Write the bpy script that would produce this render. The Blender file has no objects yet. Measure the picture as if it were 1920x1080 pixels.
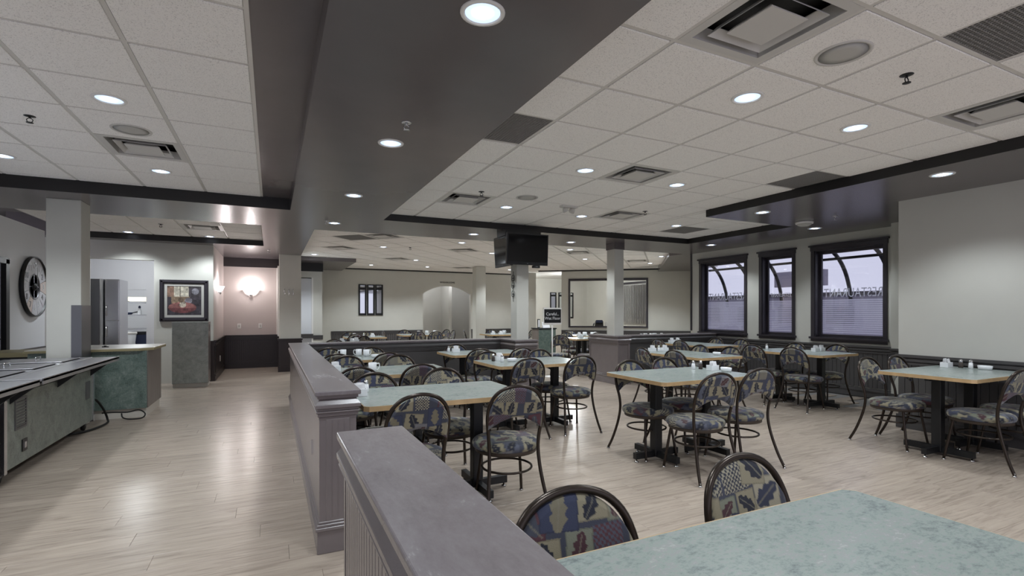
import bpy, bmesh, math, random
from mathutils import Vector, Matrix
import numpy as np
random.seed(7)
SC = bpy.context.scene
COL = SC.collection
PI = math.pi

# ------------------------------------------------------------------ camera, world, exposure
H = 1.37                                   # eye height
cam_d = bpy.data.cameras.new('camera')
cam = bpy.data.objects.new('camera', cam_d)
COL.objects.link(cam)
cam.location = (0, 0, H)
cam.rotation_euler = (PI / 2, 0, -math.radians(25.63))
cam_d.sensor_width = 36
cam_d.lens = 940 / 1920 * 36
cam_d.shift_y = 45 / 1920
cam_d.clip_start = .02
SC.camera = cam

W = bpy.data.worlds.new('overcast_daylight')
SC.world = W
W.use_nodes = True
W.node_tree.nodes['Background'].inputs[0].default_value = (.80, .80, .96, 1)
W.node_tree.nodes['Background'].inputs[1].default_value = 0.95
SC.view_settings.view_transform = 'Standard'
SC.view_settings.look = 'None'
SC.view_settings.gamma = 1
SC.view_settings.use_curve_mapping = False
SC.view_settings.exposure = 0.28
LAMP_W = 66            # watts of one recessed ceiling lamp
LAMP_COL = (.875, .945, 1.0)

# ------------------------------------------------------------------ helpers
def lin(c):
    return tuple((v / 255 / 12.92) if v / 255 <= .04045 else ((v / 255 + .055) / 1.055) ** 2.4 for v in c)

class MB:
    def __init__(s): s.v = []; s.f = []; s.sm = []
    def add(s, vs, fs, smooth=False):
        o = len(s.v); s.v += [tuple(p) for p in vs]
        for f in fs: s.f.append(tuple(i + o for i in f)); s.sm.append(smooth)
        return s
    def box(s, x0, x1, y0, y1, z0, z1):
        if x0 > x1: x0, x1 = x1, x0
        if y0 > y1: y0, y1 = y1, y0
        if z0 > z1: z0, z1 = z1, z0
        return s.add([(x0,y0,z0),(x1,y0,z0),(x1,y1,z0),(x0,y1,z0),(x0,y0,z1),(x1,y0,z1),(x1,y1,z1),(x0,y1,z1)],
              [(0,3,2,1),(4,5,6,7),(0,1,5,4),(1,2,6,5),(2,3,7,6),(3,0,4,7)])
    def obox(s, c, sx, sy, sz, M):
        vs = [M @ Vector((a*sx/2, b*sy/2, d*sz/2)) + Vector(c) for a,b,d in [(-1,-1,-1),(1,-1,-1),(1,1,-1),(-1,1,-1),(-1,-1,1),(1,-1,1),(1,1,1),(-1,1,1)]]
        return s.add(vs, [(0,3,2,1),(4,5,6,7),(0,1,5,4),(1,2,6,5),(2,3,7,6),(3,0,4,7)])
    def prism(s, poly, z0, z1):
        n = len(poly)
        return s.add([(x,y,z0) for x,y in poly] + [(x,y,z1) for x,y in poly],
              [tuple(range(n-1,-1,-1)), tuple(range(n,2*n))] + [(i,(i+1)%n,n+(i+1)%n,n+i) for i in range(n)])
    def bar(s, p, q, w, t=None):
        p = Vector(p); q = Vector(q); d = (q-p); L = d.length; d.normalize()
        up = Vector((0,0,1)) if abs(d.z) < .95 else Vector((1,0,0))
        a = d.cross(up).normalized(); b = a.cross(d)
        t = t or w
        M = Matrix((a,d,b)).transposed()
        return s.obox((p+q)/2, w, L, t, M)
    def tube(s, pts, r, n=8, closed=False):
        P = [Vector(p) for p in pts]; m = len(P); vs = []; fs = []
        rs = r if isinstance(r, (list, tuple)) else [r]*m
        ref = None
        for i in range(m):
            if closed: d = P[(i+1)%m] - P[i-1]
            else: d = P[min(i+1,m-1)] - P[max(i-1,0)]
            d.normalize()
            if ref is None:
                ref = Vector((0,0,1)) if abs(d.z) < .9 else Vector((0,1,0))
            a = (ref - d*ref.dot(d))
            if a.length < 1e-5: a = d.orthogonal()
            a.normalize(); ref = a; b = d.cross(a)
            for k in range(n):
                t = 2*PI*k/n; vs.append(P[i] + (a*math.cos(t) + b*math.sin(t))*rs[i])
        for i in range(m if closed else m-1):
            j = (i+1) % m
            for k in range(n):
                fs.append((i*n+k, i*n+(k+1)%n, j*n+(k+1)%n, j*n+k))
        if not closed:
            fs.append(tuple(range(n-1,-1,-1))); fs.append(tuple((m-1)*n+k for k in range(n)))
        return s.add(vs, fs, True)
    def lathe(s, prof, c=(0,0,0), n=20, smooth=True):
        vs = []; fs = []; m = len(prof)
        for r, z in prof:
            for k in range(n):
                t = 2*PI*k/n; vs.append((c[0]+r*math.cos(t), c[1]+r*math.sin(t), c[2]+z))
        for i in range(m-1):
            for k in range(n): fs.append((i*n+k, i*n+(k+1)%n, (i+1)*n+(k+1)%n, (i+1)*n+k))
        fs.append(tuple(range(n-1,-1,-1))); fs.append(tuple((m-1)*n+k for k in range(n)))
        return s.add(vs, fs, smooth)
    def xf(s, M):
        s.v = [tuple(M @ Vector(p)) for p in s.v]; return s
    def mesh(s, name, m, bevel=0, seg=2):
        me = bpy.data.meshes.new(name); me.from_pydata(s.v, [], s.f); me.update()
        if bevel:
            bm = bmesh.new(); bm.from_mesh(me)
            bmesh.ops.bevel(bm, geom=[e for e in bm.edges if len(e.link_faces) == 2 and e.calc_face_angle(0) > .6], offset=bevel, segments=seg, affect='EDGES', profile=.5, clamp_overlap=True)
            bm.to_mesh(me); bm.free()
        else:
            me.polygons.foreach_set('use_smooth', s.sm)
        if m: me.materials.append(m)
        return me
    def build(s, name, m, parent=None, bevel=0, seg=2, **tags):
        return link(name, s.mesh(name, m, bevel, seg), parent, **tags)

def link(name, me, parent=None, **tags):
    o = bpy.data.objects.new(name, me); COL.objects.link(o)
    if parent is not None: o.parent = parent
    for k, v in tags.items(): o[k] = v
    return o
def thing(name, label, cat, loc=(0,0,0), rz=0, group=None, kind=None):
    o = bpy.data.objects.new(name, None); COL.objects.link(o)
    o.empty_display_size = .1
    o.location = loc; o.rotation_euler = (0,0,rz)
    o['label'] = label; o['category'] = cat
    if group: o['group'] = group
    if kind: o['kind'] = kind
    return o
def tag(o, label, cat, group=None):
    o['label'] = label; o['category'] = cat
    if group: o['group'] = group
    return o
def dup(root, loc, rz, label, group=None):
    r = root.copy(); COL.objects.link(r); r.location = loc; r.rotation_euler = (0,0,rz); r['label'] = label
    if group: r['group'] = group
    for ch in root.children:
        c = ch.copy(); COL.objects.link(c); c.parent = r
        for g in ch.children:
            d = g.copy(); COL.objects.link(d); d.parent = c
    return r
def struct(name, mb, m, parent=None, **k):
    o = mb.build(name, m, parent, **k)
    if parent is None: o['kind'] = 'structure'
    return o
def spline(pts, k=6, closed=False):
    P = [Vector(p) for p in pts]; n = len(P); out = []
    for i in range(n if closed else n-1):
        a = P[(i-1) % n] if closed or i > 0 else P[0]*2-P[1]
        b = P[i]; c = P[(i+1) % n]
        d = P[(i+2) % n] if closed or i+2 < n else P[-1]*2-P[-2]
        for j in range(k):
            t = j/k
            out.append(.5*((2*b) + (c-a)*t + (2*a-5*b+4*c-d)*t*t + (3*b-a-3*c+d)*t**3))
    if not closed: out.append(P[-1])
    return out
def text_mb(body, size, extrude=.001, spacing=1.0):
    cu = bpy.data.curves.new('t', 'FONT'); cu.body = body; cu.size = size; cu.extrude = extrude
    cu.align_x = 'CENTER'; cu.align_y = 'CENTER'; cu.space_character = spacing; cu.resolution_u = 3
    o = bpy.data.objects.new('t', cu); COL.objects.link(o)
    bpy.context.view_layer.update()
    me = bpy.data.meshes.new_from_object(o.evaluated_get(bpy.context.evaluated_depsgraph_get()))
    mb = MB(); mb.add([tuple(v.co) for v in me.vertices], [tuple(p.vertices) for p in me.polygons])
    bpy.data.objects.remove(o); bpy.data.curves.remove(cu); bpy.data.meshes.remove(me)
    return mb

# ------------------------------------------------------------------ materials
def mat(name, col, rough=.5, metal=0, spec=.5, coat=0, bump=0, bscale=60, emit=None, estr=0, var=0, vscale=3, trans=0, alpha=1):
    m = bpy.data.materials.new(name); m.use_nodes = True
    nt = m.node_tree; b = nt.nodes['Principled BSDF']
    b.inputs['Base Color'].default_value = (*lin(col), 1)
    b.inputs['Roughness'].default_value = rough; b.inputs['Metallic'].default_value = metal
    b.inputs['Specular IOR Level'].default_value = spec
    b.inputs['Coat Weight'].default_value = coat; b.inputs['Coat Roughness'].default_value = .12
    b.inputs['Transmission Weight'].default_value = trans; b.inputs['Alpha'].default_value = alpha
    if emit: b.inputs['Emission Color'].default_value = (*lin(emit), 1); b.inputs['Emission Strength'].default_value = estr
    if bump or var:
        g = nt.nodes.new('ShaderNodeNewGeometry')
        if var:
            n = nt.nodes.new('ShaderNodeTexNoise'); n.inputs['Scale'].default_value = vscale; n.inputs['Detail'].default_value = 5
            nt.links.new(g.outputs['Position'], n.inputs['Vector'])
            r = nt.nodes.new('ShaderNodeValToRGB'); c = lin(col)
            r.color_ramp.elements[0].position = .3; r.color_ramp.elements[1].position = .7
            r.color_ramp.elements[0].color = (*[v*(1-var) for v in c], 1); r.color_ramp.elements[1].color = (*[min(1, v*(1+var)) for v in c], 1)
            nt.links.new(n.outputs['Fac'], r.inputs['Fac']); nt.links.new(r.outputs['Color'], b.inputs['Base Color'])
        if bump:
            n = nt.nodes.new('ShaderNodeTexNoise'); n.inputs['Scale'].default_value = bscale; n.inputs['Detail'].default_value = 3
            nt.links.new(g.outputs['Position'], n.inputs['Vector'])
            bp = nt.nodes.new('ShaderNodeBump'); bp.inputs['Strength'].default_value = bump; bp.inputs['Distance'].default_value = .003
            nt.links.new(n.outputs['Fac'], bp.inputs['Height']); nt.links.new(bp.outputs['Normal'], b.inputs['Normal'])
    return m

def N(nt, t, **k):
    n = nt.nodes.new(t)
    for a, v in k.items(): setattr(n, a, v)
    return n

M = {}
M['wall'] = mat('wall_paint', (203, 202, 194), .62, spec=.3, bump=.08, bscale=140, var=.02)
M['wall_pink'] = mat('alcove_paint', (196, 186, 182), .5, spec=.35, bump=.06, bscale=140)
M['wall_grey'] = mat('kitchen_paint', (222, 224, 228), .6)
M['dark'] = mat('soffit_paint', (100, 94, 95), .25, spec=.55, bump=.04, bscale=20, var=.05, vscale=2)
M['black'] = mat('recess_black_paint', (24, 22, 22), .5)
M['trim'] = mat('taupe_gloss_paint', (116, 108, 108), .25, spec=.7, bump=.12, bscale=220, var=.04, vscale=8)
M['trimdark'] = mat('dark_brown_paint', (44, 36, 36), .35, bump=.05, bscale=120)
M['wains'] = mat('grey_wainscot_paint', (78, 76, 76), .38, bump=.05, bscale=120)
M['frame'] = mat('window_frame_paint', (50, 46, 52), .35)
M['white'] = mat('white_enamel', (232, 230, 226), .4)
M['vent'] = mat('vent_white_metal', (206, 203, 198), .45)
M['ventdark'] = mat('vent_throat', (22, 24, 24), .5)
M['grille'] = mat('egg_crate_plastic', (150, 147, 143), .5)
M['speaker'] = mat('speaker_grille', (188, 186, 180), .6)
M['chrome'] = mat('chrome', (210, 210, 212), .15, 1)
M['steel'] = mat('brushed_steel', (214, 214, 218), .22, 1, bump=.05, bscale=90)
M['satin'] = mat('satin_steel', (204, 204, 208), .31, .92)
M['steeldk'] = mat('dull_steel', (118, 118, 122), .42, .8)
M['blackmetal'] = mat('black_powder_coat', (22, 23, 25), .4)
M['bronze'] = mat('bronze_chair_tube', (58, 50, 44), .28, .65)
M['apron'] = mat('brown_seat_apron', (62, 52, 44), .5)
M['oak'] = mat('oak_edge_band', (190, 160, 118), .45, var=.12, vscale=14)
M['porcelain'] = mat('white_porcelain', (236, 238, 240), .2, coat=.3)
M['paper'] = mat('paper_packet', (235, 235, 236), .7)
M['pepper'] = mat('ground_pepper', (70, 62, 58), .8)
M['glassj'] = mat('shaker_glass', (200, 208, 208), .1, trans=.6)
M['plastic'] = mat('black_plastic', (20, 21, 24), .35)
M['screen'] = mat('dark_tv_screen', (6, 7, 9), .08, spec=.6)
M['rubber'] = mat('black_rubber', (15, 15, 15), .6)
M['lens'] = mat('lamp_reflector_glow', (205, 222, 250), .3, emit=(190, 214, 255), estr=1.1)
M['bulb'] = mat('lamp_bulb', (255, 255, 255), .3, emit=(236, 243, 255), estr=9)
M['shade'] = mat('sconce_glass', (255, 250, 246), .3, emit=(255, 246, 244), estr=2.2)
M['mirror'] = mat('mirror_glass', (215, 218, 220), .03, 1)
def film(name, col, clear):
    m = bpy.data.materials.new(name); m.use_nodes = True; nt = m.node_tree; nt.nodes.remove(nt.nodes['Principled BSDF'])
    t = nt.nodes.new('ShaderNodeBsdfTranslucent'); d = nt.nodes.new('ShaderNodeBsdfDiffuse'); c = nt.nodes.new('ShaderNodeBsdfTransparent')
    for n in (t, d): n.inputs[0].default_value = (*lin(col), 1)
    a = nt.nodes.new('ShaderNodeMixShader'); a.inputs[0].default_value = .25; b = nt.nodes.new('ShaderNodeMixShader'); b.inputs[0].default_value = clear
    nt.links.new(t.outputs[0], a.inputs[1]); nt.links.new(d.outputs[0], a.inputs[2]); nt.links.new(a.outputs[0], b.inputs[1]); nt.links.new(c.outputs[0], b.inputs[2])
    nt.links.new(b.outputs[0], nt.nodes['Material Output'].inputs['Surface']); return m
M['frost'] = film('frosted_film', (246, 244, 250), .15)
M['letter'] = film('white_vinyl_letters', (250, 250, 252), .02)
M['worktop'] = mat('pale_laminate', (205, 200, 190), .3)
M['olive'] = mat('worktop_edge', (150, 140, 105), .5)
M['asphalt'] = mat('grey_pavement', (150, 148, 156), .9, var=.1)
M['fabric_awning'] = mat('awning_canvas', (120, 122, 116), .8)
M['outwall'] = mat('far_building_wall', (150, 146, 158), .8)
M['yellow'] = mat('cream_paint', (225, 216, 190), .6)
M['blue'] = mat('dark_blue_plastic', (38, 48, 78), .5)
M['clockface'] = mat('clock_face_paint', (204, 203, 208), .6, var=.1, vscale=12)
M['peach'] = mat('clock_segment_peach', (206, 192, 186), .6)
M['vertblind'] = mat('vertical_blind', (176, 176, 186), .6)

def glass_mat():
    m = bpy.data.materials.new('window_glass'); m.use_nodes = True; nt = m.node_tree
    nt.nodes.remove(nt.nodes['Principled BSDF']); out = nt.nodes['Material Output']
    t = N(nt, 'ShaderNodeBsdfTransparent'); t.inputs[0].default_value = (.86, .87, .9, 1)
    g = N(nt, 'ShaderNodeBsdfGlossy'); g.inputs['Roughness'].default_value = .02
    mx = N(nt, 'ShaderNodeMixShader'); lw = N(nt, 'ShaderNodeLayerWeight'); lw.inputs[0].default_value = .5; pw = N(nt, 'ShaderNodeMath', operation='POWER'); pw.inputs[1].default_value = 3; nt.links.new(lw.outputs['Facing'], pw.inputs[0]); fr = N(nt, 'ShaderNodeMath', operation='MULTIPLY_ADD'); fr.inputs[1].default_value = .5; fr.inputs[2].default_value = .07; nt.links.new(pw.outputs[0], fr.inputs[0])
    nt.links.new(fr.outputs[0], mx.inputs[0]); nt.links.new(t.outputs[0], mx.inputs[1]); nt.links.new(g.outputs[0], mx.inputs[2])
    nt.links.new(mx.outputs[0], out.inputs['Surface'])
    return m
M['glass'] = glass_mat()

def marble(name, stops, rough, scale, stretch=(1,1,1), coat=0, fine=None):
    m = bpy.data.materials.new(name); m.use_nodes = True; nt = m.node_tree; b = nt.nodes['Principled BSDF']
    g = N(nt, 'ShaderNodeNewGeometry'); mp = N(nt, 'ShaderNodeMapping'); mp.inputs['Scale'].default_value = stretch
    nt.links.new(g.outputs['Position'], mp.inputs['Vector'])
    n1 = N(nt, 'ShaderNodeTexNoise'); n1.inputs['Scale'].default_value = scale; n1.inputs['Detail'].default_value = 8; n1.inputs['Roughness'].default_value = .72; n1.inputs['Distortion'].default_value = .6
    n2 = N(nt, 'ShaderNodeTexNoise'); n2.inputs['Scale'].default_value = scale*9; n2.inputs['Detail'].default_value = 6; n2.inputs['Roughness'].default_value = .8
    for n in (n1, n2): nt.links.new(mp.outputs[0], n.inputs['Vector'])
    ad = N(nt, 'ShaderNodeMath', operation='MULTIPLY_ADD'); ad.inputs[1].default_value = .45 if fine is None else fine
    sc = N(nt, 'ShaderNodeMath', operation='MULTIPLY'); sc.inputs[1].default_value = .55 if fine is None else 1-fine
    nt.links.new(n1.outputs['Fac'], sc.inputs[0]); nt.links.new(n2.outputs['Fac'], ad.inputs[0]); nt.links.new(sc.outputs[0], ad.inputs[2])
    r = N(nt, 'ShaderNodeValToRGB')
    el = r.color_ramp.elements
    while len(el) < len(stops): el.new(.5)
    for e, (p, c) in zip(el, stops): e.position = p; e.color = (*lin(c), 1)
    nt.links.new(ad.outputs[0], r.inputs['Fac']); nt.links.new(r.outputs['Color'], b.inputs['Base Color'])
    b.inputs['Roughness'].default_value = rough; b.inputs['Coat Weight'].default_value = coat; b.inputs['Coat Roughness'].default_value = .1
    return m
M['tabletop'] = marble('green_marbled_laminate', [(.36, (106, 113, 113)), (.44, (131, 140, 138)), (.50, (146, 157, 150)), (.56, (147, 149, 148)), (.66, (173, 180, 174))], .27, 4.5, (1, 1.6, 1), 0, .6)
M['cap'] = marble('worn_taupe_cap_paint', [(.36, (108, 101, 103)), (.48, (118, 111, 113)), (.58, (124, 118, 120)), (.67, (158, 154, 154))], .27, 3, (2.2, .9, 1), .15, .35)
M['green'] = marble('dark_green_laminate', [(.36, (56, 66, 63)), (.47, (94, 111, 104)), (.55, (114, 128, 121)), (.66, (150, 158, 152))], .35, 7)
M['greygreen'] = marble('grey_green_laminate', [(.36, (88, 95, 90)), (.47, (122, 130, 122)), (.55, (138, 145, 137)), (.66, (160, 166, 158))], .35, 8)
M['greylam'] = marble('pale_grey_green_laminate', [(.36, (124, 131, 128)), (.47, (162, 169, 165)), (.55, (176, 183, 179)), (.66, (198, 203, 199))], .35, 8)
M['woodgrey'] = marble('grey_wood_laminate', [(.36, (104, 96, 92)), (.5, (124, 116, 110)), (.66, (140, 132, 126))], .4, 5, (6, 6, .6))

def tile_mat():
    m = bpy.data.materials.new('acoustic_tile'); m.use_nodes = True; nt = m.node_tree; b = nt.nodes['Principled BSDF']
    g = N(nt, 'ShaderNodeNewGeometry')
    n = N(nt, 'ShaderNodeTexNoise'); n.inputs['Scale'].default_value = 170; n.inputs['Detail'].default_value = 2
    n3 = N(nt, 'ShaderNodeTexNoise'); n3.inputs['Scale'].default_value = 2.0; n3.inputs['Detail'].default_value = 2
    nt.links.new(g.outputs['Position'], n.inputs['Vector']); nt.links.new(g.outputs['Position'], n3.inputs['Vector'])
    r = N(nt, 'ShaderNodeValToRGB'); e = r.color_ramp.elements
    e[0].position = .30; e[0].color = (*lin((208, 205, 202)), 1); e[1].position = .44; e[1].color = (*lin((250, 247, 243)), 1)
    nt.links.new(n.outputs['Fac'], r.inputs['Fac'])
    mx = N(nt, 'ShaderNodeMix', data_type='RGBA', blend_type='MULTIPLY'); mx.inputs[0].default_value = .25
    nt.links.new(r.outputs['Color'], mx.inputs[6]); nt.links.new(n3.outputs['Color'], mx.inputs[7])
    h = N(nt, 'ShaderNodeHueSaturation'); h.inputs['Saturation'].default_value = .35; nt.links.new(mx.outputs[2], h.inputs['Color'])
    nt.links.new(r.outputs['Color'], b.inputs['Base Color'])
    bp = N(nt, 'ShaderNodeBump'); bp.inputs['Strength'].default_value = .35; bp.inputs['Distance'].default_value = .002
    nt.links.new(n.outputs['Fac'], bp.inputs['Height']); nt.links.new(bp.outputs['Normal'], b.inputs['Normal'])
    b.inputs['Roughness'].default_value = .85; b.inputs['Specular IOR Level'].default_value = .2
    return m
M['tile'] = tile_mat()
M['tbar'] = mat('ceiling_t_bar', (214, 210, 204), .45)
M['tbardk'] = mat('slab_grey', (120, 117, 114), .7)  # plain grey of the floor and roof slabs

def plank_mat():
    m = bpy.data.materials.new('pale_oak_laminate'); m.use_nodes = True; nt = m.node_tree; b = nt.nodes['Principled BSDF']
    g = N(nt, 'ShaderNodeNewGeometry'); oi = N(nt, 'ShaderNodeObjectInfo')
    rn = N(nt, 'ShaderNodeMath', operation='ADD'); nt.links.new(g.outputs['Random Per Island'], rn.inputs[0]); nt.links.new(oi.outputs['Random'], rn.inputs[1])
    fr = N(nt, 'ShaderNodeMath', operation='FRACT'); nt.links.new(rn.outputs[0], fr.inputs[0])
    cb = N(nt, 'ShaderNodeCombineXYZ'); ml = N(nt, 'ShaderNodeMath', operation='MULTIPLY'); ml.inputs[1].default_value = 37
    nt.links.new(fr.outputs[0], ml.inputs[0]); nt.links.new(ml.outputs[0], cb.inputs[2])
    va = N(nt, 'ShaderNodeVectorMath', operation='ADD'); nt.links.new(g.outputs['Position'], va.inputs[0]); nt.links.new(cb.outputs[0], va.inputs[1])
    mp = N(nt, 'ShaderNodeMapping'); mp.inputs['Scale'].default_value = (1.3, 15, 1); nt.links.new(va.outputs[0], mp.inputs['Vector'])
    n = N(nt, 'ShaderNodeTexNoise'); n.inputs['Scale'].default_value = 2.2; n.inputs['Detail'].default_value = 7; n.inputs['Roughness'].default_value = .62; n.inputs['Distortion'].default_value = .9
    nt.links.new(mp.outputs[0], n.inputs['Vector'])
    r = N(nt, 'ShaderNodeValToRGB'); e = r.color_ramp.elements
    e[0].position = .30; e[0].color = (*lin((141, 127, 114)), 1); e[1].position = .68; e[1].color = (*lin((176, 162, 146)), 1)
    x = e.new(.48); x.color = (*lin((164, 150, 136)), 1)
    nt.links.new(n.outputs['Fac'], r.inputs['Fac'])
    hv = N(nt, 'ShaderNodeHueSaturation'); mr = N(nt, 'ShaderNodeMapRange'); mr.inputs[3].default_value = .95; mr.inputs[4].default_value = 1.04
    nt.links.new(fr.outputs[0], mr.inputs[0]); nt.links.new(mr.outputs[0], hv.inputs['Value']); nt.links.new(r.outputs['Color'], hv.inputs['Color'])
    hv.inputs['Saturation'].default_value = .95
    nt.links.new(hv.outputs[0], b.inputs['Base Color'])
    b.inputs['Roughness'].default_value = .26; b.inputs['Specular IOR Level'].default_value = .45
    bp = N(nt, 'ShaderNodeBump'); bp.inputs['Strength'].default_value = .06; bp.inputs['Distance'].default_value = .002
    nt.links.new(n.outputs['Fac'], bp.inputs['Height']); nt.links.new(bp.outputs['Normal'], b.inputs['Normal'])
    return m
M['plank'] = plank_mat()

def attr_mat(name, rough, weave=0, sheen=0):
    m = bpy.data.materials.new(name); m.use_nodes = True; nt = m.node_tree; b = nt.nodes['Principled BSDF']
    a = N(nt, 'ShaderNodeAttribute', attribute_name='print')
    nt.links.new(a.outputs['Color'], b.inputs['Base Color']); b.inputs['Roughness'].default_value = rough
    b.inputs['Sheen Weight'].default_value = sheen; b.inputs['Sheen Roughness'].default_value = .4
    if weave:
        tc = N(nt, 'ShaderNodeTexCoord'); n = N(nt, 'ShaderNodeTexNoise'); n.inputs['Scale'].default_value = 420
        nt.links.new(tc.outputs['Object'], n.inputs['Vector'])
        bp = N(nt, 'ShaderNodeBump'); bp.inputs['Strength'].default_value = weave; bp.inputs['Distance'].default_value = .002
        nt.links.new(n.outputs['Fac'], bp.inputs['Height']); nt.links.new(bp.outputs['Normal'], b.inputs['Normal'])
    return m
M['fabric'] = attr_mat('woven_leaf_print', .8, .4, .25)
M['painting'] = attr_mat('painted_canvas', .5)

# ------------------------------------------------------------------ heights
ZB = H + 1.32      # underside of the beams and soffits
ZR = H + 1.425     # tiles on the right
ZL = H + 1.465     # tiles on the left
ZTOP = 3.05

PLAN = [(-6, -3), (8.82, -3), (8.82, 8.5), (13.35, 13.05), (13.35, 21), (-6, 21)]   # the building's outline; its right side runs back at 45 degrees
# ------------------------------------------------------------------ floor with planks
fl = struct('floor', MB().prism(PLAN, -.3, -.012), M['tbardk'])
PW, PL = .19, 1.22
planks = []
c_, s_ = math.cos(math.radians(25.63)), math.sin(math.radians(25.63))
for j in range(int(-3/PW), int(21/PW)):
    y0 = j*PW; off = (j*.437 % 1)*PL
    x = -6 + off - PL
    while x < 15:
        x0 = max(-6, x); x1 = min(15, x+PL)
        if x1 - x0 > .05 and not (x1 > 8.7 and (y0 < 8.4 or x1 > y0 + .35)):
            cx, cy = (x0+x1)/2, y0+PW/2
            dep = cx*s_ + cy*c_; lat = cx*c_ - cy*s_
            vis = dep > 1.6 and abs(lat/dep) < 1.12 and 940*H/dep < 560 and not (cx > 6.75 and cy < 3.4)
            planks.append((dep if vis else 99 + cy, x0, x1, y0))
        x += PL
planks.sort()
pcache = {}
far = MB()
for k, (dep, x0, x1, y0) in enumerate(planks):
    g = .0006
    if k < 300:
        key = round(x1-x0, 3)
        if key not in pcache:
            L = key
            pcache[key] = MB().box(g, L-g, g, PW-g, -.012, 0).mesh('plank', M['plank'], .0008, 1)
        o = link('plank', pcache[key], fl); o.location = (x0, y0, 0)
    else:
        far.box(x0+g, x1-g, y0+g, y0+PW-g, -.012, 0)
far.build('plank_field', M['plank'], fl, kind='stuff')

# ------------------------------------------------------------------ ceilings
roof = struct('ceiling', MB().prism(PLAN, ZTOP, ZTOP+.1), M['tbardk'])  # unseen slab above the tiles, added to block world light
tcache = {}
def tiled(name, cells, z, limit=400):
    """cells: list of (x0,x1,y0,y1); every cell becomes a lay-in tile hung between T-bars"""
    sup = bpy.data.objects.new(name, None); COL.objects.link(sup); sup['kind'] = 'structure'
    gb = MB(); stuff = MB(); n = 0
    xs = set(); 
    w = .012; ex = set(); ey = set()
    for (x0, x1, y0, y1) in cells:
        for x in (x0, x1): ex.add((round(x, 3), round(y0, 3), round(y1, 3)))
        for y in (y0, y1): ey.add((round(y, 3), round(x0, 3), round(x1, 3)))
    for x, y0, y1 in ex: gb.box(x-w, x+w, y0+w, y1-w, z-.004, z+.02)
    for y, x0, x1 in ey: gb.box(x0+w, x1-w, y-w, y+w, z-.004, z+.02)
    for x, y in {(e[0], q) for e in ex for q in e[1:]}: gb.box(x-w, x+w, y-w, y+w, z-.004, z+.02)
    gb.build('ceiling_grid', M['tbar'], sup, kind='stuff')
    return sup
def tiles(sup, cells, z, skip=()):
    n = 0; st = MB()
    for (x0, x1, y0, y1) in cells:
        if any(x0-.02 < a < x1+.02 and y0-.02 < b < y1+.02 for a, b in skip): continue
        g = .0155
        n += 1
        if n <= 300:
            key = (round(x1-x0, 2), round(y1-y0, 2))
            if key not in tcache:
                a, b = key
                tcache[key] = MB().box(g, a-g, g, b-g, -.009, .012).mesh('ceiling_tile', M['tile'], .003, 1)
            o = link('ceiling_tile', tcache[key], sup); o.location = (x0, y0, z)
        else:
            st.box(x0+g, x1-g, y0+g, y1-g, z-.006, z+.012)
    if st.v: st.build('ceiling_tile_field', M['tile'], sup, kind='stuff')
def grid(xs, ys, ok=lambda x, y: True):
    return [(xs[i], xs[i+1], ys[j], ys[j+1]) for j in range(len(ys)-1) for i in range(len(xs)-1) if ok((xs[i]+xs[i+1])/2, (ys[j]+ys[j+1])/2)]
T = .608; YBACK = 16.8
xsR = [1.45] + [1.90+T*k for k in range(6)] + [5.46] + [1.90+T*6, 1.90+T*7, 1.90+T*8, 7.29]
ysR = [-2.26+T*k for k in range(16)]; ysR = [y for y in ysR if y < 7.1] + [7.30]
cR = grid(xsR, ysR, lambda x, y: x < 5.46 or y > 5.12)
ventsR = [(2.205, 1.69), (4.63, 1.69), (3.42, 4.12), (2.205, 5.95), (4.63, 5.95)]
grillR = [(1.675, 3.52), (3.42, 1.08), (5.2, 3.52), (6.45, 6.55)]
supR = tiled('ceiling_right', cR, ZR); tiles(supR, cR, ZR, ventsR+grillR)
xsL = [-.11-T*k for k in range(5)][::-1]; xsL = [-2.95] + xsL
ysL = [3.34-T*k for k in range(9, 0, -1)] + [3.34+T*k for k in range(7)]; ysL = [y for y in ysL if y < 7.0] + [7.1]
cL = grid(xsL, ysL)
ventsL = [(-1.02, 5.47)]
supL = tiled('ceiling_left', cL, ZL); tiles(supL, cL, ZL, ventsL)
xsLF = [-3.2, -2.57, -1.96, -1.355, -.75, -.14]; ysLF = [8.52, 9.0, 9.61, 10.22, 10.83, 11.2]
cLF = grid(xsLF, ysLF); ventsLF = [(-1.05, 9.9)]
supLF = tiled('ceiling_far_left', cLF, ZL-.03); tiles(supLF, cLF, ZL-.03, ventsLF)
def clip_poly(P, nx, ny, d):          # keep nx*x + ny*y <= d
    out = []
    for i in range(len(P)):
        p, q = P[i], P[(i+1) % len(P)]; sp = nx*p[0]+ny*p[1]-d; sq = nx*q[0]+ny*q[1]-d
        if sp <= 0: out.append(p)
        if sp*sq < 0: t = sp/(sp-sq); out.append((p[0]+(q[0]-p[0])*t, p[1]+(q[1]-p[1])*t))
    return out
FA = -math.radians(43)                  # the far room's grid lies parallel to the angled wall
cfa, sfa = math.cos(FA), math.sin(FA)
def rotF(u, v): return (.62+cfa*u-sfa*v, 8.6+sfa*u+cfa*v)
cF = []
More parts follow.
